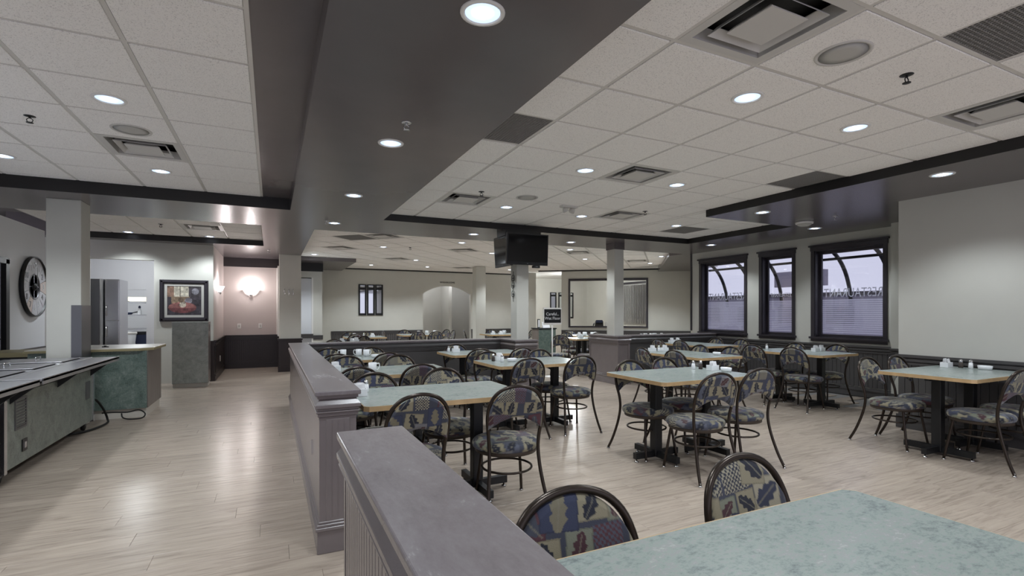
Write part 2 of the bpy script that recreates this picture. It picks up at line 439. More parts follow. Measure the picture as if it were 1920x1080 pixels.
for i in range(-14, 16):
    for j in range(-4, 26):
        c = [rotF(.608*(i+p), .608*(j+q)) for p, q in ((0, 0), (1, 0), (1, 1), (0, 1))]
        m = rotF(.608*(i+.5), .608*(j+.5)); P = c
        for h_ in ((-1, 0, -.62), (1, 0, 10.4), (0, -1, -8.6), (0, 1, YBACK), (1, -1, .1 if m[0] > 8.2 else 99)): 
            if P: P = clip_poly(P, *h_)
        if P and m[0] > 8.3: P = clip_poly(P, .616, .788, .616*8.25+.788*15.10)
        if len(P) < 3: continue
        ar = abs(sum(P[k][0]*P[(k+1) % len(P)][1]-P[(k+1) % len(P)][0]*P[k][1] for k in range(len(P))))/2
        if ar > .004: cF.append((m, P, ar > .3695))
supF = bpy.data.objects.new('ceiling_far', None); COL.objects.link(supF); supF['kind'] = 'structure'
def near_cell(x, y): return min((c for c in cF if c[2]), key=lambda c: (c[0][0]-x)**2+(c[0][1]-y)**2)[0]
ventsF = [near_cell(x, y) for x, y in [(1.9, 9.3), (1.45, 11.65), (3.07, 13.69), (3.91, 10.82), (5.29, 15.15), (6.44, 9.94), (9.0, 11.07)]]
grillF = [near_cell(1.1, 10.3)]
gb = MB(); seen = set()
tfull = MB().box(-.285, .285, -.285, .285, -.010, .012).mesh('ceiling_tile', M['tile'], .003, 1)
for m, P, full in cF:
    for k in range(len(P)):
        p, q = Vector((*P[k], ZR+.008)), Vector((*P[(k+1) % len(P)], ZR+.008)); mid = (p+q)/2; key = (round(mid.x, 2), round(mid.y, 2))
        if key in seen or (q-p).length < .06: continue
        seen.add(key); d = (q-p).normalized()*.0121; gb.bar(p+d, q-d, .024, .024)
    if m in ventsF or m in grillF: continue
    if full:
        o = link('ceiling_tile', tfull, supF); o.location = (m[0], m[1], ZR); o.rotation_euler = (0, 0, FA)
    else:
        gx = sum(p[0] for p in P)/len(P); gy = sum(p[1] for p in P)/len(P)
        Q = [(gx+(x-gx)*.95, gy+(y-gy)*.95) for x, y in P]
        MB().prism(Q, ZR-.009, ZR+.012).build('ceiling_tile', M['tile'], supF)
gb.build('ceiling_grid', M['tbar'], supF, kind='stuff')

# dark painted beams and soffits
def beam(name, boxes, m=M['dark'], z0=ZB, **k):
    mb = MB()
    for b in boxes: mb.box(*b, z0, ZTOP)
    return struct(name, mb, m)
beam('ceiling_beam', [(.22, 1.45, -3, 8.6)])
beam('ceiling_beam', [(-4, .22, 7.1, 8.52)])
beam('ceiling_beam', [(1.45, 8.62, 7.3, 8.6)])
beam('ceiling_beam', [(5.46, 8.62, -3, 5.12), (7.29, 8.62, 5.12, 7.3)])
beam('ceiling_beam', [(-4, -2.95, -3, 7.1), (-.14, .22, 8.52, 11.2), (-4, .22, 11.2, 13.88)])
beam('ceiling_beam', [(.62, 2.02, 13.75, 16.8), (.22, .62, 8.6, 17)])
struct('ceiling_beam', MB().prism([(8.62, 8.6), (8.82, 8.6), (12.3, 12.1), (11.4, 12.72), (8.45, 9.05), (8.45, 8.6)], ZB, ZTOP), M['dark'])
struct('wall_far_right', MB().prism([(8.80, 8.52), (8.9, 8.5), (13.3, 13.0), (13.2, 13.05)], 0, ZTOP), M['wall'])
# painted flat strip beside the left tiles
struct('trim_1', MB().box(-.11, .22, -3, 7.1, ZL, ZL+.05), M['dark'])
# black vertical faces of the recesses
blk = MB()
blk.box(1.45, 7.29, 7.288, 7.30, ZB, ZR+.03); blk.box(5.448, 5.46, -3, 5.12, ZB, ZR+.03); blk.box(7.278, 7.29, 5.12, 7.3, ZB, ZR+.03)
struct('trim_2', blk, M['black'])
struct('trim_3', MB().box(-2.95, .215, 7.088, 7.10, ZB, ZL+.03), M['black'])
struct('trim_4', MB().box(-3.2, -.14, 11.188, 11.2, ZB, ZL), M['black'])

# ------------------------------------------------------------------ walls
WT = .14
def rail_profile(mb, a, b, z0, z1, out, axis):
    """stepped chair rail: two proud fillets with a recessed band; axis 'x' runs along x at y=a[1], facing out"""
    for f0, f1, d in ((0, .22, .022), (.22, .34, .012), (.34, .62, .03), (.62, .74, .014), (.74, 1, .04)):
        zz0 = z0+(z1-z0)*f0; zz1 = z0+(z1-z0)*f1
        if axis == 'y': mb.box(a[0], a[0]+out*d, a[1], b[1], zz0, zz1)
        else: mb.box(a[0], b[0], a[1], a[1]+out*d, zz0, zz1)
def base_profile(mb, a, b, out, axis, h=.11):
    for z0, z1, d in ((0, h, .02), (h, h+.025, .03), (h+.025, h+.05, .014)):
        if axis == 'y': mb.box(a[0], a[0]+out*d, a[1], b[1], z0, z1)
        else: mb.box(a[0], b[0], a[1], a[1]+out*d, z0, z1)
def bead(mb, a, b, z0, z1, out, axis, w=.05):
    L0, L1 = (a[1], b[1]) if axis == 'y' else (a[0], b[0])
    n = max(1, int(round((L1-L0)/w))); w = (L1-L0)/n
    for i in range(n):
        p, q = L0+i*w+.003, L0+(i+1)*w-.003
        if axis == 'y': mb.box(a[0], a[0]+out*.012, p, q, z0, z1)
        else: mb.box(p, q, a[1], a[1]+out*.012, z0, z1)

# right wall (near bump-out) and its wainscot
wr = struct('wall_right', MB().box(6.75, 6.9, -3, 3.4, 0, ZB).box(6.9, 8.9, 3.26, 3.4, 0, ZB), M['wall'])
mb = MB(); bead(mb, (6.75, -3), (6.75, 3.4), .16, .75, -1, 'y', .07); mb.build('beadboard', M['wains'], wr, kind='stuff')
mb = MB(); rail_profile(mb, (6.75, -3), (6.75, 3.42), .75, .87, -1, 'y'); struct('trim_5', mb, M['wains'])
mb = MB(); base_profile(mb, (6.75, -3), (6.75, 3.42), -1, 'y'); struct('baseboard_right', mb, M['wains'])
# pilaster between the bump-out and the windows
pil = struct('wall_pilaster', MB().box(8.30, 8.62, 3.4, 4.28, 0, ZB), M['wall'])
mb = MB(); rail_profile(mb, (8.30, 3.4), (8.30, 4.28), .71, .83, -1, 'y'); base_profile(mb, (8.30, 3.4), (8.30, 4.28), -1, 'y'); struct('trim_6', mb, M['wains'])

# window wall
wins = [(7.04, 8.28), (6.01, 6.76), (4.49, 5.71)]
ww = MB(); X = 8.62; y = 3.95; WZ0, WZ1 = .94, 2.44
for (a, b) in wins[::-1]:
    a2, b2 = a+.06, b-.06
    ww.box(X, X+.2, y, a2, 0, ZB); ww.box(X, X+.2, a2, b2, 0, WZ0); ww.box(X, X+.2, a2, b2, WZ1, ZB); y = b2
ww.box(X, X+.2, y, 8.5, 0, ZB)
wwo = struct('wall_windows', ww, M['wall'])
mb = MB(); bead(mb, (X, 4.28), (X, 8.5), .16, .73, -1, 'y', .07); mb.build('beadboard', M['wains'], wwo, kind='stuff')
mb = MB(); rail_profile(mb, (X, 4.28), (X, 8.5), .71, .83, -1, 'y'); struct('trim_7', mb, M['wains'])
mb = MB(); base_profile(mb, (X, 4.28), (X, 8.5), -1, 'y', .1); struct('baseboard_windows', mb, M['wains'])
for k, (a, b) in enumerate(wins):
    w = bpy.data.objects.new('window_%d' % (k+1), None); COL.objects.link(w); w['kind'] = 'structure'; w.location = (X, (a+b)/2, WZ0)
    def P(mb, name, m, **kk):
        mb.v = [(p[0]-X, p[1]-(a+b)/2, p[2]-WZ0) for p in mb.v]
        return mb.build(name, m, w, **kk)
    a2, b2 = a+.06, b-.06
    P(MB().box(X-.02, X+.0, a, a2, WZ0-.02, WZ1+.02), 'casing', M['frame']); P(MB().box(X-.02, X, b2, b, WZ0-.02, WZ1+.02), 'casing', M['frame'])
    P(MB().box(X-.024, X, a-.01, b+.01, WZ1-.0, WZ1+.07).box(X-.05, X, a-.03, b+.03, WZ1+.07, WZ1+.10), 'head_casing', M['frame'])
    P(MB().box(X-.05, X+.16, a-.02, b+.02, WZ0-.035, WZ0).box(X-.022, X, a, b, WZ0-.08, WZ0-.035), 'sill', M['frame'])
    P(MB().box(X, X+.17, a2-.005, a2+.012, WZ0, WZ1).box(X, X+.17, b2-.012, b2+.005, WZ0, WZ1).box(X, X+.17, a2, b2, WZ1-.012, WZ1), 'reveal_lining', M['frame'])
    sx = X+.13
    P(MB().box(sx-.02, sx+.02, a2+.01, a2+.05, WZ0, WZ1-.01).box(sx-.02, sx+.02, b2-.05, b2-.01, WZ0, WZ1-.01).box(sx-.02, sx+.02, a2+.05, b2-.05, WZ1-.055, WZ1-.01).box(sx-.02, sx+.02, a2+.05, b2-.05, WZ0, WZ0+.045), 'sash', M['frame'])
    P(MB().box(sx-.003, sx+.003, a2+.045, b2-.045, WZ0+.04, WZ1-.05), 'pane', M['glass'])
    # frosted strips and reversed lettering stuck on the outside of the pane
    zt = 1.62
    nst = 17
    for i in range(nst):
        zz = zt - .035 - i*(zt-.035-1.0)/nst
        P(MB().box(sx+.004, sx+.006, a2+.055, b2-.055, zz-.027, zz), 'frosted_strip', M['frost'])
    wid = b2-a2-.16
    tx = text_mb('RESTAURANT', .135 if k != 1 else .075, .0008, 1.05)
    xs_ = [p[0] for p in tx.v]; s0 = wid/(max(xs_)-min(xs_))
    Rm = Matrix.Rotation(PI/2, 4, 'Z') @ Matrix.Rotation(PI/2, 4, 'X')      # readable from the street (+x side)
    tx.xf(Matrix.Diagonal((s0, min(s0*1.5, 1.6), 1, 1))); tx.xf(Rm); tx.xf(Matrix.Translation((sx+.006, (a+b)/2, zt+.07)))
    P(tx, 'vinyl_lettering', M['letter'])
# left wall, door, clock wall
wl = struct('wall_left', MB().box(-3.47, -3.33, 9.36, 10.66, 0, ZB).box(-3.47, -3.33, -3, 8.2, 0, ZB).box(-3.47, -3.33, 8.2, 9.36, 2.1, ZB), M['wall_grey'])
mb = MB(); rail_profile(mb, (-3.33, 9.4), (-3.33, 10.66), .70, .82, 1, 'y'); struct('trim_8', mb, M['wains'])
mb = MB(); bead(mb, (-3.33, 9.4), (-3.33, 10.66), .12, .7, 1, 'y', .05); mb.build('beadboard', M['wains'], wl, kind='stuff')
dr = struct('door_1', MB().box(-3.42, -3.37, 8.28, 9.28, 0, 2.04), M['trimdark'])
MB().box(-3.36, -3.30, 9.26, 9.36, 0, 2.1).box(-3.36, -3.30, 8.2, 9.36, 2.04, 2.12).box(-3.36, -3.30, 8.2, 8.28, 0, 2.1).build('door_frame', M['blackmetal'], dr)
MB().tube([(-3.37, 9.15, 1.0), (-3.32, 9.15, 1.0), (-3.32, 9.03, 1.0)], .01).build('door_handle', M['chrome'], dr)
# kitchen wall with pass opening, picture wall, alcove
wk = struct('wall_kitchen', MB().box(-4, -3.0, 11.52, 11.66, 0, ZB).box(-3.0, -2.01, 11.52, 11.66, 2.35, ZB).box(-2.01, -1.04, 11.52, 11.66, 0, ZB), M['wall'])
struct('wall_alcove_side', MB().box(-1.18, -1.04, 11.66, 14.0, 0, ZB), M['wall_pink'])
wa = struct('wall_alcove', MB().box(-1.18, .62, 13.87, 14.0, 0, ZB), M['wall_pink'])
struct('trim_9', MB().box(-1.04, .2, 13.85, 13.87, 2.47, ZB), M['trimdark'])
struct('trim_10', MB().box(.13, .17, 12.95, 13.87, .8, 2.45).box(.11, .2, 13.83, 13.87, .8, 2.47), M['white'])
al = struct('wall_wainscot', MB().box(-1.04, .2, 13.856, 13.87, 0, .8).box(-1.04, -1.025, 11.66, 13.87, 0, .8).box(-1.06, -1.025, 11.505, 11.66, 0, .8).box(-1.2, -1.06, 11.505, 11.52, 0, .8), M['trimdark'])
mb = MB(); bead(mb, (-1.02, 13.856), (.2, 13.856), .14, .68, -1, 'x', .045); bead(mb, (-1.025, 11.68), (-1.025, 13.85), .14, .68, 1, 'y', .06); mb.build('beadboard', M['trimdark'], al, kind='stuff')
mb = MB(); rail_profile(mb, (-1.02, 13.856), (.2, 13.856), .69, .81, -1, 'x'); rail_profile(mb, (-1.025, 11.5), (-1.025, 13.85), .69, .81, 1, 'y'); struct('trim_11', mb, M['trimdark'])
mb = MB(); base_profile(mb, (-1.02, 13.856), (.2, 13.856), -1, 'x', .1); base_profile(mb, (-1.025, 11.5), (-1.025, 13.85), 1, 'y', .1); struct('baseboard_alcove', mb, M['trimdark'])
# kitchen shell
struct('wall_kitchen_back', MB().box(-6, -3.3, 14.6, 14.7, 0, 3).box(-3.3, -2.70, 14.6, 14.7, 1.9, 3).box(-2.70, -1.18, 14.6, 14.7, 0, 3), M['wall_grey'])
struct('wall_kitchen_end', MB().box(-6.1, -1.18, 18.2, 18.3, 0, 3), M['wall_grey'])
struct('wall_kitchen_side', MB().box(-1.2, -1.18, 14, 18.2, 0, 3).box(-6.1, -6, 10.6, 18.2, 0, 3), M['wall_grey'])
struct('ceiling_kitchen', MB().box(-6, -1.18, 11.66, 18.2, 2.62, 2.66), M['white'])

# back wall of the far dining room, with an arch
YB = 16.8
def arch_poly():
    pts = []
    x0, x1, zs, zc = 4.68, 6.42, 2.0, 2.28
    n = 14
    # circular segment through (x0,zs),(mid,zc),(x1,zs)
    hw = (x1-x0)/2; sag = zc-zs; R = (hw*hw+sag*sag)/(2*sag); cz = zc-R
    for i in range(n+1):
        a = math.asin(hw/R); t = -a + 2*a*i/n
        pts.append(((x0+x1)/2 + R*math.sin(t), cz + R*math.cos(t)))
    return pts
ap = arch_poly()
bw = MB().box(2.02, 4.68, YB, YB+.15, 0, ZR).box(6.42, 8.75, YB, YB+.15, 0, ZR).box(.4, 2.02, YB, YB+.15, 0, ZR)
for i in range(len(ap)-1):
    (xa, za), (xb, zb) = ap[i], ap[i+1]
    vs = [(xa, YB, za), (xb, YB, zb), (xb, YB, ZR), (xa, YB, ZR), (xa, YB+.15, za), (xb, YB+.15, zb), (xb, YB+.15, ZR), (xa, YB+.15, ZR)]
    bw.add(vs, [(0,1,2,3), (7,6,5,4), (0,4,5,1), (2,6,7,3)])
wb = struct('wall_back', bw, M['wall'])
mb = MB(); rail_profile(mb, (1.7, YB), (4.66, YB), .64, .76, -1, 'x'); rail_profile(mb, (6.44, YB), (8.75, YB), .64, .76, -1, 'x'); struct('trim_12', mb, M['wains'])
mb = MB(); bead(mb, (1.7, YB), (4.66, YB), .12, .64, -1, 'x', .07); bead(mb, (6.44, YB), (8.75, YB), .12, .64, -1, 'x', .07); mb.build('beadboard', M['wains'], wb, kind='stuff')
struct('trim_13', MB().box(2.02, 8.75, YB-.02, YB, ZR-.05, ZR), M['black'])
struct('wall_passage', MB().box(4.2, 7.6, 18.6, 18.7, 0, ZR).box(5.9, 6.02, 17.7, 18.6, 0, ZR).box(4.1, 4.2, 16.95, 18.7, 0, ZR), M['wall'])
sg = text_mb('WASHROOMS', .085, .004, 1.0); sg.xf(Matrix.Translation((5.55, YB-.006, 2.40)) @ Matrix.Rotation(PI/2, 4, 'X'))
tag(sg.build('wall_lettering', M['blackmetal']), 'small black lettering on the back wall above the arch', 'sign')
# corner with the white door at the far left
struct('wall_far_left', MB().box(.48, .62, 13.1, 16.8, 0, ZB), M['wall_grey'])
struct('wall_door_bay', MB().box(.62, 1.02, 14.6, 14.7, 2.3, ZB).box(1.02, 1.25, 14.6, 16.8, 0, ZB), M['wall'])
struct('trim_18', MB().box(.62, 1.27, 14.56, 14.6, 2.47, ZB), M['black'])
d2 = struct('door_2', MB().box(.66, .98, 14.66, 14.7, 0.0, 2.28), M['wall_grey'])
MB().box(.62, .66, 14.6, 14.7, 0, 2.3).box(.98, 1.02, 14.59, 14.7, 0, 2.3).build('door_frame', M['white'], d2)
mb = MB(); rail_profile(mb, (.62, 14.59), (1.02, 14.59), .66, .78, -1, 'x'); rail_profile(mb, (1.02, 14.6), (1.27, 14.6), .62, .74, -1, 'x'); struct('trim_14', mb, M['wains'])

# angled wall with the big black-framed opening
A = Vector((8.25, 15.10)); Bv = Vector((12.15, 12.05)); dirw = (Bv-A).normalized(); Lw = (Bv-A).length
ang = math.atan2(dirw.y, dirw.x)
TA = Matrix.Translation((A.x, A.y, 0)) @ Matrix.Rotation(ang, 4, 'Z')    # local x along the wall, -y faces the dining room
OX0, OX1, OZ0, OZ1 = 1.03, 3.63, .90, 2.42
aw = MB().box(.79, OX0, 0, .15, 0, ZR).box(OX0, OX1, 0, .15, 0, OZ0-.04).box(OX0, OX1, 0, .15, OZ1+.06, ZR).box(OX1, Lw, 0, .15, 0, ZR)
wang = struct('wall_angled', aw.xf(TA), M['wall'])
mb = MB(); rail_profile(mb, (.79, 0), (Lw, 0), .64, .76, -1, 'x'); struct('trim_15', mb.xf(TA), M['wains'])
mb = MB(); bead(mb, (.79, 0), (Lw, 0), .12, .64, -1, 'x', .07); mb.xf(TA).build('beadboard', M['wains'], wang, kind='stuff')
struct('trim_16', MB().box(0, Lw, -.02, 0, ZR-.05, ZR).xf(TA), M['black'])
w4 = struct('window_4', MB().box(OX0, OX0+.05, -.03, .17, OZ0, OZ1).box(OX1-.06, OX1, -.03, .17, OZ0, OZ1).box(OX0, OX1, -.03, .17, OZ1, OZ1+.07).xf(TA), M['frame'])
MB().box(OX0, OX1, -.06, .2, OZ0-.05, OZ0).xf(TA).build('sill', M['frame'], w4)
# lounge behind the angled wall
struct('wall_lounge_back', MB().box(8.7, 13.4, 19.5, 19.6, 0, 2.9), M['wall'])
struct('wall_lounge_side', MB().box(13.2, 13.3, 13.05, 19.5, 0, 2.9), M['wall'])
struct('wall_lounge_left', MB().box(8.75, 8.9, 16.95, 19.5, 0, 2.9), M['wall'])
struct('ceiling_lounge', MB().box(8.3, 13.3, 12.0, 19.6, 2.86, 2.9), M['white'])
w5 = struct('window_5', MB().box(13.14, 13.2, 15.1, 15.16, .9, 2.5).box(13.14, 13.2, 16.9, 16.96, .9, 2.5).box(13.12, 13.2, 15.1, 16.96, 2.5, 2.58), M['frame'])
for i in range(18):
    MB().obox((13.10, 15.2+i*.1, 1.68), .085, .004, 1.56, Matrix.Rotation(.9, 3, 'Z')).build('blind_slat', M['vertblind'], w5)

# outside
struct('ground', MB().box(8.9, 60, -30, 40, -.5, -.4), M['asphalt'])

# ------------------------------------------------------------------ posts
def post(name, x0, x1, y0, y1, z0, z1, m, label, shade_h=None):
    t = thing(name, label, 'column', ((x0+x1)/2, (y0+y1)/2, z0))
    a, b = (x1-x0)/2, (y1-y0)/2
    MB().box(-a, a, -b, b, 0, z1-z0).build('shaft', m, t, .004, 1)
    if shade_h:
        MB().box(-a-.012, a+.012, -b-.012, b+.012, z1-z0-shade_h, z1-z0).build('shade_band', M['dark'], t)  # dark band paints the shading under the beam onto the column top
    return t
p1 = post('column', -2.35, -2.03, 7.55, 7.88, 0, ZB, M['wall'], 'square beige column rising behind the steel buffet, with a steel corner guard')
MB().box(.07, .166, -.172, -.166, .8, 1.45).box(.16, .166, -.166, .17, .8, 1.45).build('corner_guard', M['steeldk'], p1)
p2 = post('column', .16, .62, 12.62, 12.98, 0, ZB, M['wall'], 'wide beige column with dark base beside the pink alcove')
MB().box(-.245, .245, -.195, .195, 0, .72).build('wainscot_base', M['trimdark'], p2)
mb = MB(); mb.box(-.25, .25, -.2, .2, .66, .70).box(-.262, .262, -.212, .212, .72, .76).box(-.255, .255, -.205, .205, 0, .12); mb.build('rail', M['trimdark'], p2)
p3 = post('column', 3.61, 3.83, 7.35, 7.57, .86, ZB, M['wall'], 'slim pale column carrying the two televisions')
p4 = post('column', 5.90, 6.12, 7.78, 8.02, .86, ZB, M['wall'], 'slim beige column on the divider end right of the passage', .12)
p5 = post('column', 5.68, 6.0, 14.4, 14.7, 0, ZR-.02, M['wall'], 'beige column standing right of the arch in the far room')
p6 = post('column', 8.28, 8.59, 15.9, 16.2, 0, ZR-.02, M['wall'], 'beige wall end between the back wall and the angled wall')

# ------------------------------------------------------------------ half-height dividers
def divider(name, label, x0, x1, y0, y1, capm=M['cap'], slats=None, m=M['trim'], sheet=None):
    t = thing(name, label, 'divider', ((x0+x1)/2, (y0+y1)/2, 0))
    a, b = (x1-x0)/2, (y1-y0)/2
    def lay(mb, e, z0, z1): return mb.box(-a-e, a+e, -b-e, b+e, z0, z1)
    lay(MB(), -.012, 0, .80).build('core', m, t)
    mb = MB(); lay(mb, .012, 0, .13); lay(mb, .022, .13, .15); lay(mb, .014, .15, .166); lay(mb, .006, .166, .18)
    mb.build('baseboard', m, t, .003, 1)
    mb = MB(); lay(mb, .002, .755, .775); lay(mb, .010, .775, .795); lay(mb, .018, .795, .805); lay(mb, .012, .805, .822); lay(mb, .024, .822, .843)
    mb.build('ledge_moulding', m, t, .003, 1)
    mb = MB(); lay(mb, .010, .876, .893)
    r0, r1 = [(sx*(a+e), sy*(b+e)) for e in (.022,) for sx, sy in ((-1,-1),(1,-1),(1,1),(-1,1))], [(sx*(a+e), sy*(b+e)) for e in (-.004,) for sx, sy in ((-1,-1),(1,-1),(1,1),(-1,1))]
    mb.add([(x, y, .843) for x, y in r0] + [(x, y, .878) for x, y in r1], [(0,3,2,1), (4,5,6,7), (0,1,5,4), (1,2,6,5), (2,3,7,6), (3,0,4,7)])
    mb.build('neck', m, t)
    lay(MB(), .024, .893, .92).build('cap', capm, t, .006, 3)
    # corner boards
    mb = MB()
    for sx in (-1, 1):
        for sy in (-1, 1):
            cx, cy = sx*(a-.018), sy*(b-.018)
            mb.box(cx-.018, cx+.018, cy-.018, cy+.018, .18, .757)
    mb.build('corner_board', m, t)
    return t, a, b
mslat = MB().box(-.0065, .0065, -.0205, .0205, .172, .76).mesh('beadboard_slat', M['trim'], .003, 1)
d1, a, b = divider('divider_wall', 'taupe half-height divider with worn glossy cap in the foreground', .244, .446, .15, 1.96)
n = int((2*b-.07)/.044)
for sx in (-1, 1):
    for i in range(n):
        o = link('beadboard_slat', mslat, d1); o.location = (sx*(a-.006), -b+.035+.022+i*.044, 0)
mx = MB().box(-.0205, .0205, -.0065, .0065, .172, .76).mesh('beadboard_slat', M['trim'], .003, 1)
for i in range(3):
    o = link('beadboard_slat', mx, d1); o.location = (-.045+i*.045, b-.006, 0)
d2, a, b = divider('divider_wall', 'long taupe half-height divider running beside the walkway', .244, .446, 3.03, 7.95)
for i in range(4):
    for sx in (-1, 1):
        L = (2*b-.07)/4
        MB().box(sx*(a-.008)-.006, sx*(a-.008)+.006, -b+.035+i*L+.002, -b+.035+(i+1)*L-.002, .17, .76).build('sheet_panel', M['trim'], d2)
MB().box(-.066, .066, -b-.004, -b+.008, .17, .76).build('sheet_panel', M['trim'], d2, .004, 1)
for i in (-1, 0, 1): MB().box(i*.033-.0012, i*.033+.0012, -b-.0055, -b-.003, .175, .755).build('bead_strip', M['trim'], d2)
MB().box(-a-.006, -a, -b+.55, -b+.56, .42, .52).build('edge_clip', M['steel'], d2)
d3, a, b = divider('divider_wall', 'grey half-height divider across the room left of the passage', .50, 3.50, 7.76, 7.95, m=M['wains'])
d4, a, b = divider('divider_wall', 'short taupe divider pier under the television column', 3.52, 3.90, 7.20, 7.95, m=M['trim'])
d5, a, b = divider('divider_wall', 'taupe divider end block under the column right of the passage', 5.86, 6.14, 7.62, 8.56)
d6, a, b = divider('divider_wall', 'dark grey half-height divider between the right column and the window wall', 6.18, 8.58, 7.80, 7.99, m=M['wains'])

# ------------------------------------------------------------------ chair
PAL = {'navy': (40, 44, 60), 'slate': (84, 88, 102), 'tan': (146, 139, 116), 'sand': (160, 154, 134), 'wine': (88, 54, 62), 'blue': (56, 62, 86), 'grey': (120, 120, 124), 'sage': (126, 130, 114)}
PL_ = {k: np.array(lin(v)) for k, v in PAL.items()}
def fabric_print(u, v, seed):
    """leaf and patchwork weave: colour for cloth coordinates u, v (metres)"""
    rs = np.random.RandomState(seed)
    C = np.zeros((len(u), 3)); C[:] = PL_['navy']*.6+PL_['slate']*.4
    rects = []
    for iy in range(-3, 4):
        for ix in range(-3, 4):
            rects.append((ix*.105 + rs.uniform(-.02, .02) + (iy % 2)*.05, iy*.095 + rs.uniform(-.02, .02)))
    order = rs.permutation(len(rects))
    kinds = ['tan', 'slate', 'sand', 'wine', 'tan', 'check', 'grey', 'tan', 'blue', 'sage', 'slate', 'tan', 'check2']
    for q, i in enumerate(order):
        cx, cy = rects[i]; w = rs.uniform(.040, .064); h = rs.uniform(.038, .060); a = rs.uniform(-.12, .12)
        k = kinds[q % len(kinds)]
        du = (u-cx)*math.cos(a) + (v-cy)*math.sin(a); dv = -(u-cx)*math.sin(a) + (v-cy)*math.cos(a)
        ins = (abs(du) < w) & (abs(dv) < h)
        if not ins.any(): continue
        if k in ('check', 'check2'):
            ch = ((np.floor(du/.0085) + np.floor(dv/.0085)) % 2) == 0
            C[ins & ch] = PL_['sand'] if k == 'check' else PL_['slate']
            C[ins & ~ch] = PL_['navy'] if k == 'check' else PL_['wine']
        else:
            C[ins] = PL_[k]
            edge = ins & ((abs(du) > w-.004) | (abs(dv) > h-.004))
            C[edge] = C[edge]*.72
        if k in ('tan', 'sand', 'slate', 'wine', 'sage', 'grey', 'blue'):
            b = rs.uniform(-1.0, 1.0) + PI/2; L = min(w, h)*1.02
            t = (du*math.cos(b) + dv*math.sin(b))/L; s = (-du*math.sin(b) + dv*math.cos(b))/L
            tt = np.clip(1-t*t, 0, 1)
            hw = .46*tt**.5*(1+.20*np.cos((t-.45*abs(s))*11)) * (1-.18*t)
            leaf = (abs(s) < hw) & ins
            lc = {'tan': 'navy', 'sand': 'blue', 'slate': 'navy', 'wine': 'slate', 'blue': 'tan', 'sage': 'wine', 'grey': 'wine'}[k]
            C[leaf] = PL_[lc]*.7
            mid = ins & (abs(s) < .045) & (t > -1.25) & (t < .8)
            C[mid] = C[mid]*.4 + PL_['sand']*.4
    return C
def paint(me, cols):
    at = me.color_attributes.new('print', 'FLOAT_COLOR', 'POINT')
    buf = np.ones((len(cols), 4), dtype=np.float32); buf[:, :3] = cols
    at.data.foreach_set('color', buf.ravel())
def back_y(z): return -.205 - np.clip(z-.50, 0, 1)*.26
def back_pad(seed, ns=110, nt=86):
    s = np.linspace(-1, 1, ns); t = np.linspace(0, 1, nt); S, Tt = np.meshgrid(s, t)
    x = S*.1905; zl = .575 + .085*(1-np.abs(S)**1.8)
    zh = .655 + .212*np.sqrt(np.clip(1-(x/.1925)**2, 0, 1))
    z = zl + (zh-zl)*Tt
    e = np.minimum(1-np.abs(S), np.minimum(Tt, 1-Tt)*1.3)
    th = .016*np.clip(e/.12, 0, 1)**.5 + .003
    y0 = back_y(z) + .005 - .010*(1-S*S)
    vs = []; 
    F = np.stack([x, y0+th, z], -1).reshape(-1, 3); B = np.stack([x, y0-th, z], -1).reshape(-1, 3)
    fs = []; n = ns*nt
    for j in range(nt-1):
        for i in range(ns-1):
            a = j*ns+i; fs.append((a, a+ns, a+ns+1, a+1)); fs.append((n+a, n+a+1, n+a+ns+1, n+a+ns))
    rim = [i for i in range(ns)] + [j*ns+ns-1 for j in range(1, nt)] + [(nt-1)*ns+i for i in range(ns-2, -1, -1)] + [j*ns for j in range(nt-2, 0, -1)]
    for k in range(len(rim)):
        a, b = rim[k], rim[(k+1) % len(rim)]; fs.append((a, b, n+b, n+a))
    me = bpy.data.meshes.new('backrest'); me.from_pydata(np.concatenate([F, B]).tolist(), [], fs)
    me.polygons.foreach_set('use_smooth', [True]*len(fs)); me.materials.append(M['fabric'])
    cf = fabric_print(x.ravel(), z.ravel()-.73, seed); cb = fabric_print(x.ravel()+.03, z.ravel()-.73, seed+50)
    paint(me, .9*np.concatenate([cf, cb])); return me
def seat_pad(seed, nr=60, na=120):
    vs = []; uv = []
    for i in range(nr+1):
        q = i/nr
        for k in range(na):
            a = 2*PI*k/na
            R = .232*(1+.02*math.cos(2*a))
            if q <= .82:
                r = R*q/.82; z = .478 - .010*(q/.82)**2 - (.012*max(0, (q-.66)/.16)**2)
            else:
                w = (q-.82)/.18; r = R*(1 + .035*math.sin(w*PI)) ; z = .456 - .046*w
            vs.append((r*math.cos(a), r*math.sin(a), z)); uv.append((R*q*1.1*math.cos(a), R*q*1.1*math.sin(a)))
    fs = [(i*na+k, (i+1)*na+k, (i+1)*na+(k+1) % na, i*na+(k+1) % na) for i in range(nr) for k in range(na)]
    fs.append(tuple(nr*na+k for k in range(na)))
    me = bpy.data.meshes.new('seat'); me.from_pydata(vs, [], [f[::-1] for f in fs])
    me.polygons.foreach_set('use_smooth', [True]*len(fs)); me.materials.append(M['fabric'])
    uv = np.array(uv); paint(me, .88*fabric_print(uv[:, 0], uv[:, 1], seed)); return me
half = [(.222, -.335, .012), (.203, -.285, .12), (.182, -.232, .28), (.174, -.203, .42), (.180, -.205, .53), (.194, -.232, .64), (.190, -.254, .725), (.161, -.275, .802), (.098, -.290, .855), (0, -.297, .875)]
path = [(-x, y, z) for x, y, z in half] + half[-2::-1]
me_hoop = MB().tube(spline(path, 4), .0125, 8).mesh('back_frame', M['bronze'])
def leg_mesh(sx): return MB().tube(spline([(sx*.135, .130, .43), (sx*.150, .150, .30), (sx*.165, .172, .15), (sx*.178, .195, .012)], 3), .0115, 8).mesh('front_leg', M['bronze'])
